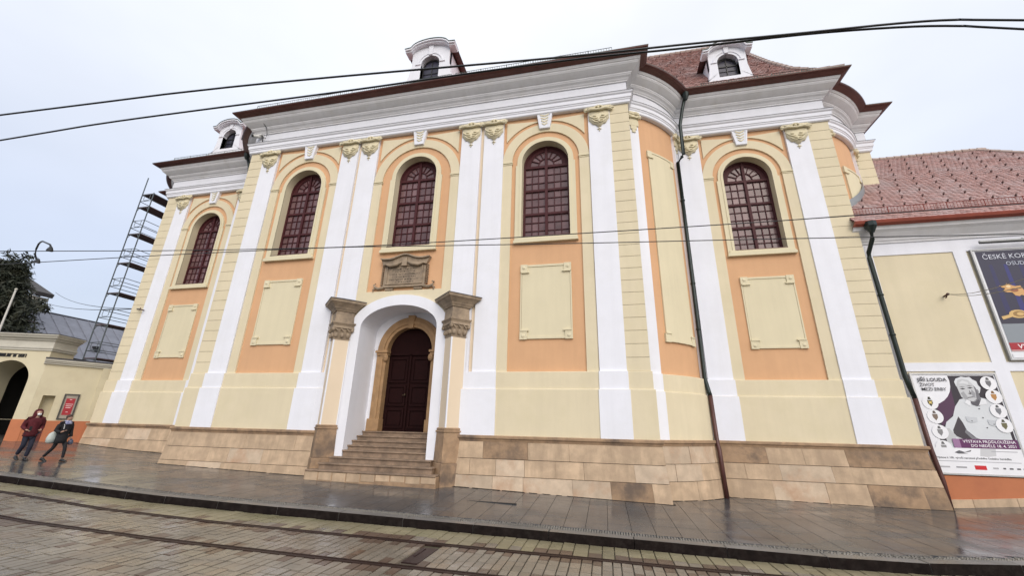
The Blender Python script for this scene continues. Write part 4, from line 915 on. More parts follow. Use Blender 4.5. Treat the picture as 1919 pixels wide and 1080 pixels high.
# shirt and arms
lay('print_shirt',(206,210,214),[(.22,.20),(.20,.40),(.26,.50),(.36,.56),(.42,.66),(.50,.735),(.58,.75),(.66,.72),(.75,.755),(.84,.735),(.93,.66),(.95,.52),(.95,.30),(.80,.27),(.66,.27),(.50,.33),(.42,.36)])
lay('print_shadow',(60,54,62),[(.30,.26),(.31,.42),(.42,.56),(.45,.50),(.47,.42),(.56,.34),(.62,.28),(.60,.24)])
lay('print_shadow',(122,122,128),[(.46,.43),(.52,.36),(.66,.31),(.83,.30),(.83,.275),(.66,.265),(.52,.31),(.44,.40)])
lay('print_forearm',(188,190,192),[(.20,.30),(.20,.43),(.27,.44),(.33,.36),(.48,.30),(.60,.28),(.50,.245),(.34,.27)])
lay('print_paper',(222,223,227),[(.25,.24),(.32,.345),(.66,.285),(.70,.24)])
lay('print_shadow',(150,153,158),[(.62,.74),(.70,.66),(.76,.71),(.76,.745),(.72,.76)])
lay('print_hair',(214,217,221),[(.508,.87),(.500,.92),(.53,.955),(.57,.965),(.60,.975),(.65,.968),(.70,.972),(.725,.945),(.765,.925),(.77,.885),(.79,.86),(.77,.82),(.755,.80),(.70,.80)])
lay('print_face',(112,112,118),[(.67,.74),(.60,.73),(.535,.76),(.53,.86),(.55,.90),(.62,.92),(.70,.90),(.728,.86),(.745,.81),(.75,.745),(.72,.70)])
lay('print_face',(192,194,197),[(.53,.76),(.585,.715),(.64,.71),(.70,.74),(.715,.83),(.71,.89),(.67,.938),(.60,.952),(.545,.938),(.512,.88)])
for pu in ((.575,.845),(.665,.855)):
    lay('print_feature',(70,68,72),[(pu[0]-.035,pu[1]),(pu[0],pu[1]+.010),(pu[0]+.035,pu[1]+.003),(pu[0],pu[1]-.008)])
    lay('print_feature',(120,120,124),[(pu[0]-.04,pu[1]+.018),(pu[0],pu[1]+.028),(pu[0]+.04,pu[1]+.02),(pu[0],pu[1]+.019)])
lay('print_feature',(96,94,98),[(.615,.80),(.65,.785),(.66,.80),(.645,.835),(.64,.80)])
lay('print_feature',(88,84,88),[(.595,.757),(.665,.765),(.668,.757),(.60,.749)])
lay('print_feature',(130,130,134),[(.73,.83),(.745,.845),(.755,.82),(.74,.79)])
lay('print_cheek',(158,159,163),[(.535,.80),(.56,.745),(.60,.72),(.60,.77),(.575,.82)]); lay('print_cheek',(150,151,156),[(.675,.84),(.705,.80),(.69,.75),(.665,.76),(.66,.80)]); lay('print_brow',(212,214,217),[(.54,.90),(.60,.935),(.66,.915),(.66,.89),(.60,.90)]); lay('print_neck',(84,82,90),[(.60,.725),(.66,.71),(.72,.735),(.74,.70),(.68,.665),(.63,.68)])
lay('print_collar',(224,226,230),[(.58,.735),(.62,.715),(.60,.665),(.545,.70)]); lay('print_collar',(224,226,230),[(.755,.745),(.80,.735),(.80,.69),(.70,.675)])
for b in ((.69,.64),(.70,.55),(.71,.45)): lay('print_button',(60,58,62),circ(U(b[0]),V(b[1]),.02,8),False)
for b in ((.56,.56),(.80,.53)): lay('print_pocket',(190,194,199),[(b[0]-.06,b[1]),(b[0]+.07,b[1]-.01),(b[0]+.065,b[1]-.05),(b[0],b[1]-.065),(b[0]-.055,b[1]-.05)]); lay('print_button',(66,64,68),circ(U(b[0]),V(b[1]-.045),.018,8),False)
shc=[(60,60,44),(120,104,92),(130,130,132),(140,140,142),(110,110,114),(176,128,72),(120,122,128),(104,100,70)]
for i,(u_,v_) in enumerate([(.135,.70),(.145,.555),(.15,.40),(.14,.245),(.895,.905),(.905,.765),(.90,.62),(.91,.475)]):
    lay('print_roundel',(230,231,235),circ(U(u_),V(v_),.225),False)
    x,z=U(u_),V(v_); s_=.075
    lay('print_shield',shc[i],[(x-s_,z+.08),(x+s_,z+.08),(x+s_*.95,z-.03),(x,z-.13),(x-s_*.95,z-.03)],False)
    lay('print_crest',tuple(int(k*.7) for k in shc[i]),[(x-.05,z+.10),(x+.05,z+.10),(x+.02,z+.19),(x-.03,z+.18)],False)
    if i==0: lay('print_charge',(214,190,110),[(x-.07,z+.07),(x-.02,z+.0),(x-.06,z-.05),(x,z-.03),(x+.06,z-.06),(x+.03,z+.0),(x+.07,z+.06),(x,z+.03)],False)
lay('print_white',(229,230,234),[(0,0),(1,0),(1,.245),(0,.245)])
lay('print_signature',(90,90,96),[(.24,.20),(.30,.222),(.36,.205),(.44,.228),(.43,.212),(.34,.196),(.40,.19),(.28,.188)])
lay('print_hand',(196,197,200),[(.52,.17),(.55,.245),(.72,.245),(.70,.175),(.60,.165)])
lay('print_band',(92,36,88),[(.34,.245),(.99,.245),(.99,.335),(.34,.335)]); lay('print_band',(150,112,150),[(.26,.245),(.34,.245),(.34,.335),(.26,.335)])
def ptxt(s_,size,c,u_,v_,al='LEFT',bold=0): return textmesh(s_,size,pm(c),'print_lettering',ps,U(u_),yy[0]-.0015,V(v_),al,bold)
ptxt('JIŘÍ LOUDA',.165,(44,40,48),.055,.925,'LEFT',.0025); ptxt('ŽIVOT',.15,(52,50,56),.065,.872,'LEFT',.001); ptxt('MEZI ERBY',.15,(52,50,56),.075,.825,'LEFT',.001)
ptxt('VÝSTAVA PRODLOUŽENA',.118,(236,232,238),.965,.298,'RIGHT',.001); ptxt('DO NEDĚLE 18. 4. 2021',.118,(236,232,238),.965,.258,'RIGHT',.001)
ptxt('Výstava k 100. výročí narození předního českého heraldika',.082,(50,48,54),.02,.140,'LEFT',.001)
lay('print_smallprint',(168,168,174),[(.02,.112),(.95,.112),(.95,.118),(.02,.118)]); lay('print_smallprint',(168,168,174),[(.66,.215),(.95,.215),(.95,.222),(.66,.222)])
lay('print_logo',(196,30,40),[(.42,.04),(.55,.04),(.55,.08),(.42,.08)])
for a,b,c_ in ((.03,.14,170),(.21,.33,150),(.62,.68,170),(.73,.76,90),(.80,.84,90),(.88,.92,90),(.95,.985,130)): lay('print_logo',(c_,c_,c_+4),[(a,.052),(b,.052),(b,.066),(a,.066)])
# second, higher poster
QX0,QX1,QZ0,QZ1=13.40,17.5,4.76,8.82
p2=empty('exhibition_poster',(15.4,16.95,4.76),'high dark blue exhibition poster with red cushion and gold sceptre under a lamp bar','poster')
mb=MB(); mb.ring_y([(QX0+.05,QZ0+.05),(QX1-.05,QZ0+.05),(QX1-.05,QZ1-.05),(QX0+.05,QZ1-.05)],[(QX0,QZ0),(QX1,QZ0),(QX1,QZ1),(QX0,QZ1)],WY-.085,WY-.008,True); mb.build('poster_frame',mat('grey_frame',(.28,.29,.30),.4,0,1,.1,3,metal=.5),p2)
mb=MB(); mb.box(QX0+.03,QX1-.03,WY-.055,WY-.02,QZ0+.03,QZ1-.03); mb.build('poster_sheet',pm((224,226,230)),p2)
yy2=[WY-.0575]
def lay2(name,c,poly):
    yy2[0]-=.0004; return flat(p2,name,c,poly,yy2[0])
ax,bx=QX0+.13,QX1-.13
lay2('print_ground',(40,40,66),[(ax,6.1),(bx,6.1),(bx,8.74),(ax,8.74)])
for k in range(9):
    xx=ax+.25+k*.43; lay2('print_curtain',(38,42,110) if k%2 else (34,36,84),[(xx,6.4),(xx+.16,6.4),(xx+.12,8.2),(xx+.02,8.2)])
lay2('print_curtain',(44,70,168),[(14.82,6.9),(14.97,6.9),(14.93,8.1),(14.84,8.1)])
lay2('print_table',(44,42,62),[(ax,6.02),(bx,6.02),(bx,6.32),(ax,6.32)]); lay2('print_table',(132,140,148),[(ax,5.32),(bx,5.32),(bx,6.02),(ax,6.02)])
lay2('print_cushion',(172,30,44),[(14.45,6.42),(14.62,7.0),(14.85,7.22),(15.5,7.3),(16.3,7.2),(16.6,6.5),(15.6,6.35)])
lay2('print_cushion',(206,150,120),[(14.42,6.40),(15.6,6.33),(16.62,6.48),(16.62,6.42),(15.6,6.27),(14.42,6.34)])
gold=(204,158,100)
sp_=[]; 
for i in range(22):
    t=2*math.pi*i/22; r=.34*(1+.25*math.sin(7*t)); sp_.append((14.28+r*1.05*math.cos(t),7.22+r*.55*math.sin(t)-.12*math.cos(t)))
lay2('print_sceptre',gold,sp_); lay2('print_sceptre',(220,170,110),[(14.5,7.10),(15.7,6.66),(15.7,6.58),(14.5,7.0)]); lay2('print_sceptre',(150,92,60),circ(14.25,7.22,.12,10,.07)); lay2('print_sceptre',(232,206,160),circ(14.12,7.36,.07,8,.05))
for i in range(3):
    lay2('print_tassel',(206,172,112) if i!=1 else (150,116,66),circ(14.1+.03*i,6.36,.26-.08*i,14,.15-.045*i))
lay2('print_tassel',(206,172,112),[(13.6,6.28),(13.9,6.36),(13.9,6.26),(13.62,6.17)])
for i in range(6): lay2('print_crown',(190+6*i,150,110+8*i),circ(15.15+.04*(i%2),8.02-.15*i,.10+.012*i,10,.06))
lay2('print_crown',(216,222,230),circ(15.10,8.08,.06,8))
lay2('print_band',(160,24,40),[(ax,5.12),(bx,5.12),(bx,5.36),(ax,5.36)]); lay2('print_rule',(196,150,150),[(ax,5.07),(bx,5.07),(bx,5.12),(ax,5.12)])
lay2('print_footer',(226,228,233),[(ax-.02,QZ0+.09),(bx+.02,QZ0+.09),(bx+.02,5.0),(ax-.02,5.0)]); lay2('print_footer',(170,174,182),[(14.0,4.90),(15.2,4.90),(15.2,4.93),(14.0,4.93)])
textmesh('ČESKÉ KORUNOVAČNÍ KLENOTY',.25,pm((206,210,222)),'print_lettering',p2,13.68,yy2[0]-.0015,8.42); textmesh('OSUDY 22 KORUNOVACÍ',.20,pm((190,196,212)),'print_lettering',p2,14.30,yy2[0]-.0015,8.16); textmesh('VÝSTAVA',.21,pm((238,226,230)),'print_lettering',p2,13.75,yy2[0]-.0015,5.16,'LEFT',.004)
lb=empty('lamp_bar',(15,16.8,9.03),'long grey lamp bar fixed above the high blue poster','lamp')
mb=MB(); mb.tube([(13.62,16.74,9.03),(17.2,16.74,9.03)],.05,10); mb.build('lamp_tube',mat('lamp_grey',(.30,.31,.31),.4,0,1,.1,3,metal=.4),lb)
mb=MB(); mb.tube([(13.62,16.74,8.985),(17.2,16.74,8.985)],.03,8); mb.build('diffuser',BLACK,lb)
for x in (15.0,16.6):
    mb=MB(); mb.tube([(x,16.74,9.06),(x,16.86,9.14),(x,17.0,9.14)],.015,6); mb.build('bracket',BLACK,lb)
# span wire anchor
an=empty('wire_anchor',(12.21,16.95,7.12),'small iron wall hook holding two span wires on the cream wall panel','wall hook')
mb=MB(); mb.tube([(12.21,17.03,7.10),(12.21,16.86,7.13)],.03,8); mb.ball((12.21,16.83,7.13),.05,.05,.05,8,6); mb.tube([(12.2,16.86,7.10),(12.2,16.95,7.02)],.02,6); mb.build('hook',PIPEB,an)
for e in ((6.92,8.0,4.81),(6.87,8.0,4.67)):
    mb=MB(); a=Vector((12.21,16.84,7.13)); b=Vector(e); d=(b-a); mb.tube([a+d*t+Vector((0,0,-.10*math.sin(math.pi*min(1,t)))) for t in (0,.25,.5,.75,1,1.6)],.008,5); mb.build('span_wire',WIREM,an)
# ================================================================== OVERHEAD WIRES
def wire(pts,lb,r=.014):
    pts=[Vector(p) for p in pts]; a=pts[0]+(pts[0]-pts[1])*6; b=pts[-1]+(pts[-1]-pts[-2])*8; P=[a]+pts+[b]
    fine=[]
    for i in range(len(P)-1):
        p0,p1,p2_,p3=P[max(i-1,0)],P[i],P[i+1],P[min(i+2,len(P)-1)]
        n=1 if i in(0,len(P)-2) else 4
        for k in range(n):
            t=k/n; fine.append(.5*((2*p1)+(p2_-p0)*t+(2*p0-5*p1+4*p2_-p3)*t*t+(3*p1-p0-3*p2_+p3)*t**3) if n>1 else p1)
    fine.append(b); mb=MB(); mb.tube(fine,r,6); return tag(mb.build('overhead_wire',WIREM,None,True),lb,'wire','tram overhead wires')
wire([(-8.35,3.05,6.4),(-5.19,3.22,6.4),(-3.02,3.39,6.4),(-.33,3.64,6.4),(1.05,3.74,6.4),(2.27,3.84,6.4),(3.19,3.91,6.4),(3.75,3.98,6.4),(4.43,4.12,6.4)],'thick near overhead wire, uppermost one against the sky at left',.0125)
wire([(-9.13,3.46,6.4),(-7.18,3.47,6.4),(-5.53,3.52,6.4),(-3.18,3.61,6.4),(-1.29,3.66,6.4),(-.01,3.71,6.4),(1.06,3.79,6.4),(2.28,3.86,6.4),(3.22,3.96,6.4),(3.85,4.07,6.4),(4.52,4.24,6.4)],'thick near overhead wire, lower of the two crossing the church eaves',.0125)
wire([(-15.51,6.76,6.4),(-11.06,7.46,6.4),(-6.73,8.0,6.4),(-3.96,8.17,6.4),(-.2,8.29,6.4),(3.06,8.38,6.4),(4.99,8.4,6.4),(7.74,8.43,6.4)],'thin far overhead wire, higher one across the windows at right',.0105)
wire([(-16.91,7.48,6.4),(-15.54,7.54,6.4),(-11.39,7.72,6.4),(-6.73,7.99,6.39),(-4.03,8.34,6.4),(-.22,8.82,6.4),(3.31,9.22,6.4),(8.86,9.89,6.4)],'thin far overhead wire, lower one across the windows at right',.0105)
jl=empty('wire_jumper',(-15.3,7.3,6.4),'curved black jumper cable linking the two thin overhead wires at left','cable')
mb=MB(); mb.tube([(-15.54,7.54,6.42),(-15.62,7.48,6.62),(-15.55,7.42,6.76),(-15.35,7.33,6.86),(-15.12,7.24,6.86),(-14.72,7.08,6.78),(-14.2,6.99,6.60),(-14.05,6.99,6.45)],.021,8); mb.build('jumper',WIREM,jl,True)
for c_ in ((-15.54,7.54,6.41),(-14.1,6.98,6.42)): mb=MB(); mb.loft([[(c_[0]+r*math.cos(t*math.pi/3),c_[1]+r*math.sin(t*math.pi/3),c_[2]+z) for t in range(6)] for r,z in ((.07,-.02),(.06,.03),(.03,.10))]); mb.build('clamp',WIREM,jl)
# ================================================================== LEFT: wall, gate, board
G0=Vector((-25.9,17.05,0)); G1=Vector((-27.06,14.97,0)); G2=Vector((-29.5,14.10,0))
def frame(a,b):
    d=(b-a).normalized(); n=Vector((-d.y,d.x,0)); return lambda s,t,z:(a.x+d.x*s+n.x*t,a.y+d.y*s+n.y*t,z)   # t>0 is behind
def put(mb,F): mb.v=[F(*v) for v in mb.v]; return mb
F1=frame(G1,G0); L1=(G0-G1).length
lw=empty('courtyard_wall',(-26.5,16,1),'yellow courtyard wall with terracotta base between gateway and church','wall')
H0,H1=2.04,4.72
mb=MB(); 
for a,b,z0,z1 in ((0,.28,H0,H1),(.71,L1,H0,H1),(.28,.71,3.22,H1)): mb.box(a,b,0,.5,z0,z1)
mb.box(.28,.71,.42,.5,H0,3.22); mb.box(2.06,L1+.3,-.10,0,H0,H1); put(mb,F1).build('wall',GATEY,lw)
mb=MB(); mb.box(0,.28,-.03,.5,.6,H0); mb.box(.71,2.04,-.03,.5,.6,H0); mb.box(2.04,L1+.3,-.13,.5,.6,H0); put(mb,F1).build('painted_base',OBASE,lw)
mb=MB(); mb.box(.28,.71,.36,.5,.8,H0); put(mb,F1).build('niche_base',mat('dark_terracotta',(.16,.04,.03),.7,.1,20,.1,2),lw)
mb=MB(); mb.box(-.1,L1+.3,-.10,.6,4.72,4.80); mb.box(-.1,L1+.3,-.16,.6,4.80,4.88); mb.box(-.1,L1+.3,-.22,.6,4.88,4.97); put(mb,F1).build('coping',GATEW,lw)
mb=MB(); mb.box(-.1,L1+.3,-.25,.62,4.97,5.03); put(mb,F1).build('coping_flashing',FLASH,lw)
bd=empty('notice_board',F1(1.27,-.05,2.1),'narrow framed notice board with a red sheet on the yellow wall','notice board')
mb=MB(); mb.ring_y([(1.06,2.16),(1.49,2.16),(1.49,3.28),(1.06,3.28)],[(1.0,2.10),(1.55,2.10),(1.55,3.34),(1.0,3.34)],-.06,0,True); put(mb,F1).build('board_frame',mat('dark_frame',(.06,.055,.05),.5,0,1,.1,3),bd)
mb=MB(); mb.box(1.05,1.50,-.025,-.004,2.15,3.29); put(mb,F1).build('board_back',mat('board_beige',(.33,.29,.24),.6,0,1,.1,3),bd)
mb=MB(); mb.box(1.12,1.44,-.034,-.026,2.32,3.12); put(mb,F1).build('red_sheet',mat('red_print',(.36,.02,.03),.5,0,1,.1,3),bd)
for k,(a,b,z) in enumerate(((1.15,1.41,2.83),(1.17,1.39,2.74),(1.18,1.36,2.66),(1.24,1.32,3.05),(1.24,1.32,2.45))):
    mb=MB(); mb.box(a,b,-.038,-.035,z,z+.028); put(mb,F1).build('print_line',pm((226,200,200)),bd)
F2=frame(G2,G1); L2=(G1-G2).length   # s runs left to right along the gate face
gt=empty('gateway',(-28.4,14.5,1.2),'yellow gateway with round arch and heavy grey cornice at the far left','gate')
XA=L2-1.55; hwg=1.0; zs=3.84; SL=-4.0
mb=MB(); wall_hole(mb,SL,L2,H0+.02,5.36,XA,hwg,H0+.03,zs,0); 
cI=contour(XA,hwg,.8,zs); mb.surf([(a,0,b) for a,b in cI],[(a,1.3,b) for a,b in cI]); mb.box(L2-.005,L2,0,1.3,H0,5.36); mb.quad((SL,1.3,1),(XA-hwg,1.3,1),(XA-hwg,1.3,6),(SL,1.3,6)); mb.quad((XA+hwg,1.3,1),(L2,1.3,1),(L2,1.3,6),(XA+hwg,1.3,6)); mb.quad((XA-hwg,1.3,zs+hwg),(XA+hwg,1.3,zs+hwg),(XA+hwg,1.3,6),(XA-hwg,1.3,6)); put(mb,F2).build('wall',GATEY,gt)
mb=MB(); mb.box(XA+hwg+.001,L2+.03,-.03,1.3,.7,H0+.04); mb.box(SL,XA-hwg-.001,-.03,1.3,.7,H0+.04); put(mb,F2).build('painted_base',OBASE,gt)
mb=MB()
pth=[F2(SL,0,0)[:2],F2(L2,0,0)[:2],F2(L2,1.3,0)[:2]]
sweep(mb,pth,[(0,5.34),(.06,5.36),(.06,5.44),(.10,5.46),(.10,5.54),(.03,5.56),(.03,5.82),(.10,5.86),(.14,5.93),(.24,5.98),(.26,6.06),(.32,6.08),(.33,6.15),(-.3,6.2)]); mb.build('cornice',GATEW,gt)
mb=MB(); sweep(mb,pth,[(.35,6.155),(.35,6.175),(-1.0,6.33)]); mb.build('cornice_flashing',FLASH,gt)
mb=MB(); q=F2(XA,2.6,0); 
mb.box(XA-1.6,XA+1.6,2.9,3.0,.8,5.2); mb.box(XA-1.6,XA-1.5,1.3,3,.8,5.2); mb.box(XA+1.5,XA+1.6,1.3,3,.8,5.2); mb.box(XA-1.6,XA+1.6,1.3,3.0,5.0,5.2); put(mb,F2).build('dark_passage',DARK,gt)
mb=MB(); s_=L2-1.02
while s_>-1.0:
    w_=rnd.choice((.09,.11,.07)); mb.box(s_-w_,s_-w_+.028,-.03,0,5.0,5.17); mb.box(s_-.03,s_,-.03,0,5.0,5.17) if rnd.random()<.7 else None; mb.box(s_-w_,s_,-.03,0,*((5.14,5.17) if rnd.random()<.5 else (5.0,5.03))); s_-=w_+.025
tag(put(mb,F2).build('sign_lettering',BLACK,gt),kind='stuff')
# ================================================================== SCAFFOLD
sf=empty('scaffold',(-30,19,1),'steel tube scaffold tower with brown decks behind the left church corner','scaffold')
SX=(-30.45,-29.45); SYs=(18.4,20.97,23.54,26.1); lev=[5.55,7.62,9.67,11.72,13.80,15.82,16.82]
for i,xx in enumerate(SX):
    for j,yy_ in enumerate(SYs):
        mb=MB(); mb.tube([(xx,yy_,1.0),(xx,yy_,18.2 if i==0 else 16.9)],.034,8); mb.build('standard',STEEL,sf)
for z in lev:
    for j in range(3):
        mb=MB(); mb.box(SX[0]+.02,SX[1]-.02,SYs[j]+.01,SYs[j+1]-.01,z,z+.06); mb.box(SX[0]+.02,SX[1]-.02,SYs[j]+.01,SYs[j]+.05,z-.05,z); mb.build('deck',DECK,sf)
    for yy_ in SYs:
        mb=MB(); mb.tube([(SX[0],yy_,z-.02),(SX[1],yy_,z-.02)],.024,6); mb.build('transom',STEEL,sf)
for z in lev[:-1]:
    for h in (.5,1.0):
        for xx in SX:
            mb=MB(); mb.tube([(xx,SYs[0],z+h),(xx,SYs[-1],z+h)],.02,6); mb.build('guard_rail',STEEL,sf)
        mb=MB(); mb.tube([(SX[0],SYs[0],z+h),(SX[1],SYs[0],z+h)],.02,6); mb.build('end_rail',STEEL,sf)
    mb=MB(); mb.tube([(SX[0]+.25,SYs[0],z+1.0),(SX[0]+.25,SYs[0],z+.62),(SX[0]+.32,SYs[0],z+.55),(SX[1]-.32,SYs[0],z+.55),(SX[1]-.25,SYs[0],z+.62),(SX[1]-.25,SYs[0],z+1.0)],.016,6); mb.build('end_guard_loop',STEEL,sf)
    for s2 in (0,1): xx=SX[s2]; mb=MB(); mb.tube([(xx,SYs[0],z-.28),(xx+(.22 if s2==0 else -.22),SYs[0],z-.02)],.016,6); mb.build('brace',STEEL,sf)
# ================================================================== BACKGROUND LEFT
hb=empty('long_grey_roof_house',(-50,35,1),'low house with long grey sheet-metal roof behind the courtyard wall','house')
mb=MB(); mb.quad((-43,24,5.2),(-43,48,5.2),(-50,48,11.3),(-50,24,11.3)); mb.quad((-57,24,5.2),(-57,48,5.2),(-50,48,11.3),(-50,24,11.3)); rf=mb.build('roof',SLATE,hb)
for k in range(24):
    y=24.5+k; mb=MB(); mb.tube([(-43,y,5.23),(-50,y,11.33)],.03,4); mb.build('roof_seam',SLATE,rf)
mb=MB(); mb.box(-56.5,-43.4,24.2,47.8,.8,5.3); mb.add([(-56.8,24.2,5.3),(-43.2,24.2,5.3),(-50,24.2,11.2)],[(0,1,2)]); mb.build('wall',GATEW,hb)
mb=MB(); mb.tube([(-50,24,11.32),(-50,48,11.32)],.08,6); mb.build('ridge_cap',FLASH,rf)
for y in (28.5,33.5):
    mb=MB(); mb.box(-46.6,-46.1,y,y+.4,8.0,8.5); mb.build('roof_vent',BLACK,rf)
hc=empty('gabled_house',(-80,38,1),'dark roofed house with deep wooden eaves behind the evergreen tree','house')
mb=MB()
ym0,ym1=36.5,38.4
mb.hexa([(-73.1,ym0,17.4),(-73.1,ym1,17.4),(-94.2,ym1,27.0),(-94.2,ym0,27.0),(-72.9,ym0,17.9),(-72.9,ym1,17.9),(-94.2,ym1,27.6),(-94.2,ym0,27.6)]); mb.hexa([(-115.2,ym0,17.4),(-115.2,ym1,17.4),(-94.2,ym1,27.0),(-94.2,ym0,27.0),(-115.2,ym0,17.9),(-115.2,ym1,17.9),(-94.2,ym1,27.6),(-94.2,ym0,27.6)]); mb.build('roof',mat('dark_roof',(.05,.045,.045),.7,.2,6,.3,2),hc)
mb=MB(); mb.box(-111.2,-78.2,37.0,38.2,1,18); mb.add([(-111.2,37.0,18),(-78.2,37.0,18),(-94.2,37.0,26.5)],[(0,1,2)]); mb.build('wall',mat('old_plaster',(.30,.27,.23),.8,.1,10,.2,1),hc)
mb=MB(); mb.box(-79.2,-73.5,36.6,38.3,16.9,17.35); mb.build('eaves_soffit',mat('pale_eaves',(.42,.39,.33),.8,.1,10,.1,1),hc)
for k in range(5):
    mb=MB(); mb.box(-105+k*6,-103.4+k*6,36.94,37.05,11,14); w_=mb.build('window',BLACK,hc); mb=MB(); mb.box(-104.9+k*6,-103.5+k*6,36.90,36.93,11.1,13.9); mb.build('pane',GLASSD,w_)
fp=empty('flagpole',(-38,18,1.4),'slim white flagpole in front of the dark evergreen tree','flagpole')
mb=MB(); mb.tube([(-37.6,18,1.2),(-37.95,18,10.15)],[.07,.05],8); mb.build('pole',mat('pole_white',(.6,.58,.54),.5,0,1,.1,3),fp)
mb=MB(); mb.ball((-37.95,18,10.2),.08,.08,.08,8,6); mb.build('finial',GATEW,fp)
# tree
tr=empty('evergreen_tree',(-49.0,22.5,1.5),'dark bushy evergreen tree behind the gateway at the far left','tree')
mb=MB(); mb.tube([(-49.0,22.5,1.2),(-48.9,22.5,6),(-49.1,22.6,11),(-48.8,22.5,14.2)],[.45,.34,.2,.05],10)
for k in range(26):
    a=rnd.uniform(0,2*math.pi); z=3.5+k*.4; r=5.0*(1-(z-3)/13)+.6; mb.tube([(-49.0,22.5,z),(-49.0+math.cos(a)*r*.5,22.5+math.sin(a)*r*.5,z+.35),(-49.0+math.cos(a)*r,22.5+math.sin(a)*r,z+.2)],[.11,.06,.02],5)
mb.build('trunk',mat('bark',(.06,.045,.035),.9,.4,10,.3,3),tr)
LEAF=mat('dark_needle',(.020,.027,.014),.7,0,1,.5,1.4,stain=(.05,.045,.02),sscale=1.2,samt=.6)
mb=MB()
clumps=[]
for k in range(620):
    z=rnd.uniform(3.2,14.6); R0=5.2*max(.05,(1-((z-3)/12.6)**1.1)); a=rnd.uniform(0,2*math.pi); r=R0*math.sqrt(rnd.uniform(.08,1.0))*rnd.choice((1,1,1,1.18)); clumps.append((-49.0+r*math.cos(a),22.5+r*math.sin(a),z-.25*r*.3,rnd.uniform(.3,.75)))
for k in range(14): clumps.append((-49.1+rnd.uniform(-.8,.8),22.5+rnd.uniform(-.6,.6),14.3+rnd.uniform(-.4,1.2),.35))
for k in range(16): t=k/15; clumps.append((-45.0+t*3.0,22.0,9.4+1.1*math.sin(t*2.4)+rnd.uniform(-.25,.25),.34))
for cx,cy_,cz,cr_ in clumps:
    for k in range(int(60*cr_)+8):
        v=Vector((rnd.gauss(0,1),rnd.gauss(0,1),rnd.gauss(0,.8))); v.normalize(); p=Vector((cx,cy_,cz))+v*cr_*rnd.uniform(.2,1.05)
        d=(v+Vector((rnd.gauss(0,.6),rnd.gauss(0,.6),rnd.gauss(0,.6)-.2))).normalized(); s_=rnd.uniform(.14,.32); sd_=d.cross(Vector((rnd.gauss(0,1),rnd.gauss(0,1),rnd.gauss(0,1)))).normalized()*s_*.32
        d.z-=.25; mb.add([p-d*s_*.5,p+sd_*.7,p+d*s_*1.3,p-sd_*.7],[(0,1,2,3)])
tag(mb.build('crown',LEAF,tr),kind='stuff')
# service cables to the church
br=empty('cable_bracket',(-24.2,16.5,7.83),'small iron bracket on the left church corner carrying two service cables','bracket')
mb=MB(); mb.tube([(-24.35,16.62,7.85),(-24.35,16.40,7.85)],.03,6); mb.tube([(-24.35,16.42,7.78),(-24.35,16.42,7.95)],.02,6); mb.build('iron_arm',PIPEB,br)
for e in ((-68.4,36,17.3),(-71.4,36,16.6)):
    a=Vector((-24.35,16.41,7.88)); b=Vector(e); mb=MB(); mb.tube([a+(b-a)*t+Vector((0,0,-1.6*4*t*(1-t)*.35)) for t in [i/8 for i in range(9)]],.022,5); mb.build('service_cable',WIREM,br)
# ================================================================== PEOPLE
SKIN=mat('skin',(.38,.225,.165),.55,0,1,.05,5)
def skin_obj(name,verts,edges,rad,M,parent,T,sub=2,root=0):
    me=bpy.data.meshes.new(name); me.from_pydata(verts,edges,[]); ob=bpy.data.objects.new(name+'_tmp',me); col.objects.link(ob)
    md=ob.modifiers.new('skin','SKIN'); md.use_smooth_shade=True; sb=ob.modifiers.new('sub','SUBSURF'); sb.levels=sub; sb.render_levels=sub
    for i,r in enumerate(rad):
        rr=r if isinstance(r,tuple) else (r,r); me.skin_vertices[0].data[i].radius=rr
        me.skin_vertices[0].data[i].use_root=(i==root)
    dg=bpy.context.evaluated_depsgraph_get(); m2=bpy.data.meshes.new_from_object(ob.evaluated_get(dg)); bpy.data.objects.remove(ob); bpy.data.meshes.remove(me)
    m2.transform(T); m2.materials.clear(); m2.materials.append(M); m2.name=name
    for p in m2.polygons: p.use_smooth=True
    o=bpy.data.objects.new(name,m2); return link(o,parent)
def ell(cx,cy_,z,rx,ry,k=14): return [(cx+rx*math.cos(2*math.pi*i/k),cy_+ry*math.sin(2*math.pi*i/k),z) for i in range(k)]
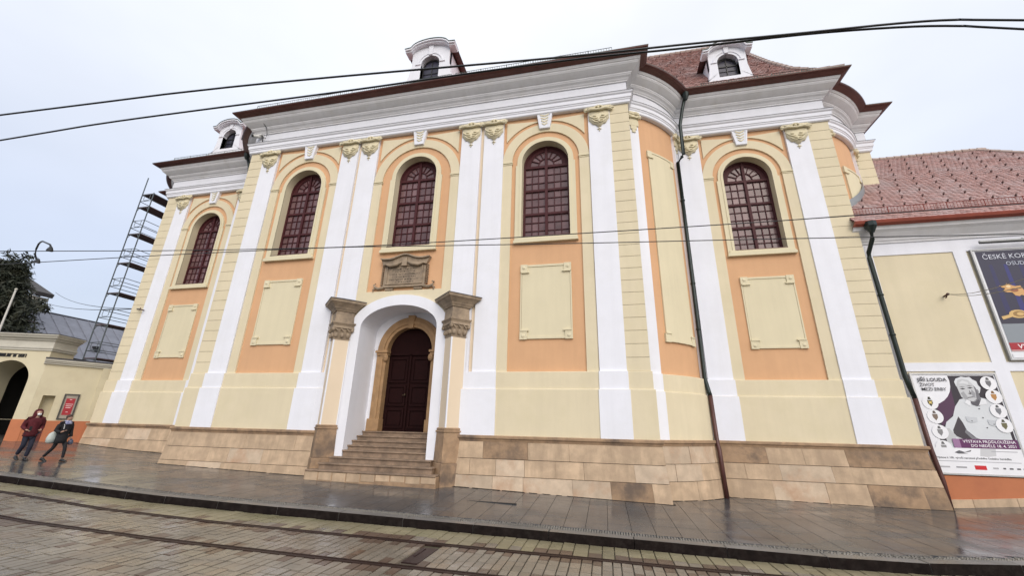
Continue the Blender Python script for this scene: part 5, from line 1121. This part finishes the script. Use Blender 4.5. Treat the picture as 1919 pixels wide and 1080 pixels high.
def person(loc,ang,h,label,spec):
    """local axes: +x forward, +y to the person's left, z up; all joints scaled to height h"""
    s=h/1.72; root=empty('person',loc,label,'person'); T=Matrix.Translation(loc)@Matrix.Rotation(ang,4,'Z')@Matrix.Scale(s,4)
    J=spec['J']
    hip=(0,0,.93); ch=(.02,0,1.28); nk=(.03,0,1.46); hd=(.06,0,1.60)
    V=[hip,(0.01,0,1.1),ch,nk,(.045,0,1.53),hd,(.055,0,1.68)]; E=[(0,1),(1,2),(2,3),(3,4),(4,5),(5,6)]; Rr=[(.13,.15),(.115,.14),(.12,.17),.055,.055,(.095,.075),(.075,.06)]
    def chain(a0,pts,rs):
        a=a0
        for p,r in zip(pts,rs): V.append(p); Rr.append(r); E.append((a,len(V)-1)); a=len(V)-1
    for sd_,k in ((1,'l'),(-1,'r')):
        sh=(.02,sd_*.17,1.40); chain(2,[sh,J['elb_'+k],J['wri_'+k],J['han_'+k]],[.03,.028,.026,.034])
        chain(0,[(0,sd_*.09,.88),J['kne_'+k],J['ank_'+k],J['toe_'+k]],[.075,.040,.022,.018])
    skin_obj('body',V,E,Rr,SKIN,root,T)
    # fingers
    mb=MB()
    for k in ('l','r'):
        w_=Vector(J['wri_'+k]); hh=Vector(J['han_'+k]); d=(hh-w_).normalized(); n=d.cross(Vector((0,0,1))).normalized()
        for i,l_ in enumerate((.05,.06,.065,.055)):
            b0=hh+n*(i-1.5)*.017+d*.015; mb.tube([T@b0,T@(b0+d*l_*.6-Vector((0,0,.01))),T@(b0+d*l_-Vector((0,0,.03)))],.0085*s,5)
        b0=hh+n*.03; mb.tube([T@(b0-d*.02),T@(b0+n*.02+d*.02),T@(b0+n*.02+d*.045)],.009*s,5)
    mb.build('fingers',SKIN,root,True)
    # legs
    LV=[(0,0,.95)]; LE=[]; LR=[(.145,.165)]
    for sd_,k in ((1,'l'),(-1,'r')):
        a=0
        for p,r in zip([(0,sd_*.085,.86),J['kne_'+k],tuple(Vector(J['ank_'+k])+Vector((0,0,.03)))],spec['leg']): LV.append(p); LR.append(r); LE.append((a,len(LV)-1)); a=len(LV)-1
    skin_obj('trousers',LV,LE,LR,spec['legmat'],root,T)
    for k in ('l','r'):
        a=Vector(J['ank_'+k]); t=Vector(J['toe_'+k]); d=t-a; d.z=0; d.normalize(); heel=a-d*.05; mb=MB(); n=Vector((-d.y,d.x,0)); rings=[]
        base=min(a.z-.075,t.z-.03)
        for f,wd,hh in ((-.02,.03,.05),(.02,.042,.11),(.09,.042,.10),(.16,.048,.065),(.22,.042,.045),(.255,.02,.03)):
            c_=heel+d*f; zb=a.z-.08+(t.z-.035-(a.z-.08))*max(0,min(1,f/.22)); rings.append([T@Vector((c_.x+n.x*u*wd,c_.y+n.y*u*wd,zb+v*hh)) for u,v in ((-1,0),(1,0),(1,.6),(.5,1),(-.5,1),(-1,.6))])
        mb.loft(rings); mb.build('shoe',BLACK,root,True)
    # coat: torso and sleeves in one skin
    CV=[(0,0,1.0),(.01,0,1.15),(.02,0,1.30),(.03,0,1.42)]; CE=[(0,1),(1,2),(2,3)]; CR=[(.135,.17),(.13,.16),(.135,.18),(.08,.10)]
    for sd_,k in ((1,'l'),(-1,'r')):
        a=2
        for p,r in zip([(.02,sd_*.185,1.385),J['elb_'+k],tuple(Vector(J['wri_'+k])*.92+Vector(J['elb_'+k])*.08)],(.08,.066,.052)): CV.append(p); CR.append(r); CE.append((a,len(CV)-1)); a=len(CV)-1
    skin_obj('coat',CV,CE,CR,spec['coat'],root,T,2,1)
    for sd_,k in ((1,'l'),(-1,'r')):
        mb=MB(); pts=[Vector((.015,sd_*.10,1.42)),Vector((.015,sd_*.175,1.395)),Vector((.0,sd_*.205,1.33)),Vector(J['elb_'+k]).lerp(Vector((.0,sd_*.205,1.33)),.45),Vector(J['elb_'+k]),Vector(J['elb_'+k]).lerp(Vector(J['wri_'+k]),.5),Vector(J['wri_'+k])]
        mb.tube([T@p for p in pts],[r*s for r in (.07,.078,.076,.07,.064,.056,.045)],10); mb.build('sleeve',spec['coat'],root,True)
    mb=MB(); hem=spec['hem']; rings=[[T@Vector(q) for q in ell(.0,0,z,rx,ry)] for z,rx,ry in ((1.12,.14,.165),(.98,.15,.175),((.98+hem)/2,.16,.185),(hem,.165,.19),(hem,.14,.16))]
    mb.loft(rings,False); mb.build('coat_skirt',spec['coat'],root,True)
    # face
    fx=.145; mb=MB()
    for sd_ in (-1,1): mb.ball(T@Vector((fx-.008,sd_*.03,1.615)),.008*s,.012*s,.007*s,6,4)
    mb.build('eyes',BLACK,root); mb=MB(); mb.ball(T@Vector((fx+.012,0,1.585)),.018*s,.014*s,.026*s,8,6); mb.build('nose',SKIN,root,True)
    spec['extra'](root,T,s)
    return root
base=dict(elb_l=(-.03,.24,1.12),wri_l=(.17,.17,1.03),han_l=(.25,.13,1.03),elb_r=(-.05,-.24,1.12),wri_r=(.15,-.20,1.02),han_r=(.23,-.17,1.01))
J1=dict(base,kne_l=(.10,.08,.49),ank_l=(.02,.08,.09),toe_l=(.17,.09,.035),kne_r=(.02,-.08,.50),ank_r=(-.22,-.08,.16),toe_r=(-.10,-.08,.05))
RED=mat('dark_red_cloth',(.085,.006,.012),.85,.2,40,.25,6); NAVY=mat('dark_denim',(.016,.018,.035),.85,.2,40,.2,6); BLK=mat('black_cloth',(.010,.010,.013),.85,.15,40,.2,6)
def ex1(root,T,s):
    mb=MB(); rings=[]
    for z,rx,ry,cx in ((1.40,.13,.14,.0),(1.48,.115,.125,.01),(1.55,.125,.125,.02),(1.62,.13,.12,.025),(1.69,.105,.10,.02),(1.735,.05,.05,.02)):
        rings.append([T@Vector((cx+rx*math.cos(t)*(.62 if abs(t)<.9 else 1),ry*math.sin(t),z)) for t in [ -math.pi+2*math.pi*i/16 for i in range(16)]])
    mb.loft(rings); mb.build('hood',RED,root,True)
    mb=MB(); mb.ball(T@Vector((.115,0,1.575)),.05*s,.06*s,.085*s,12,8); mb.build('face_skin',SKIN,root,True)
    mb=MB(); mb.ball(T@Vector((.135,0,1.555)),.045*s,.058*s,.05*s,12,8); mb.build('face_mask',mat('mask_white',(.75,.76,.76),.8,0,1,.05,6),root,True)
    mb=MB(); mb.box(0,.012,-.035,.035,0,.14); mb.v=[T@(Vector((.29,-.14,1.0))+Vector(v)) for v in mb.v]; mb.build('phone',BLACK,root)
person((-20.49,11.64,zg(-20.49,11.64)),R(-12),1.76,'person in a dark red hooded jacket and white face mask',dict(J=J1,leg=(.095,.07,.058),legmat=NAVY,coat=RED,hem=.80,extra=ex1))
J2=dict(base,elb_l=(.0,.25,1.12),wri_l=(.10,.24,.90),han_l=(.13,.23,.82),elb_r=(-.05,-.24,1.13),wri_r=(.12,-.20,1.06),han_r=(.17,-.12,1.12),kne_l=(.20,.08,.50),ank_l=(.24,.08,.085),toe_l=(.39,.09,.03),kne_r=(-.10,-.08,.50),ank_r=(-.40,-.08,.13),toe_r=(-.28,-.08,.03))
def ex2(root,T,s):
    HAIR=mat('brown_hair',(.05,.025,.018),.7,.3,60,.3,20)
    mb=MB(); mb.ball(T@Vector((.028,0,1.635)),.105*s,.088*s,.10*s,14,9); mb.build('hair',HAIR,root,True)
    mb=MB(); mb.ball(T@Vector((.085,0,1.59)),.058*s,.066*s,.09*s,12,8); mb.build('face_skin',SKIN,root,True)
    mb=MB(); mb.loft([[T@Vector((.03+r*math.cos(t),r*1.05*math.sin(t),z)) for t in [2*math.pi*i/14 for i in range(14)]] for r,z in ((.14,1.36),(.13,1.41),(.12,1.46),(.09,1.50))]); 
    mb.build('scarf',mat('blue_patterned_scarf',(.25,.27,.45),.8,.1,40,.6,14,stain=(.55,.56,.62),sscale=16,samt=.9),root,True)
    bm=MB(); rings=[[T@Vector(q) for q in ell(-.20,-.16,z,rx,ry,12)] for z,rx,ry in ((.66,.04,.10),(.70,.11,.17),(.85,.12,.18),(1.0,.08,.14),(1.08,.02,.05))]
    bm.loft(rings); bm.build('shoulder_bag',mat('pale_bag',(.46,.50,.47),.7,0,1,.1,5),root,True)
    mb=MB(); mb.tube([T@Vector(q) for q in ((-.18,-.16,1.06),(-.10,-.20,1.25),(.02,-.15,1.44),(.12,-.14,1.32),(.16,-.16,1.18))],.014*s,6); mb.build('bag_strap',mat('strap_grey',(.4,.4,.4),.7,0,1,.1,5),root)
    mb=MB(); rings=[[T@Vector(q) for q in ell(.14,.25,z,rx,ry,10)] for z,rx,ry in ((.60,.06,.04),(.66,.12,.06),(.76,.09,.05),(.82,.03,.02))]; mb.loft(rings); mb.build('umbrella_bag',mat('dotted_navy',(.02,.025,.06),.8,0,1,.2,6,stain=(.4,.42,.5),sscale=30,samt=.8),root,True)
person((-19.66,12.09,zg(-19.66,12.09)),R(8),1.63,'person in a black coat and blue scarf carrying a pale bag',dict(J=J2,leg=(.085,.06,.048),legmat=BLK,coat=BLK,hem=.66,extra=ex2))
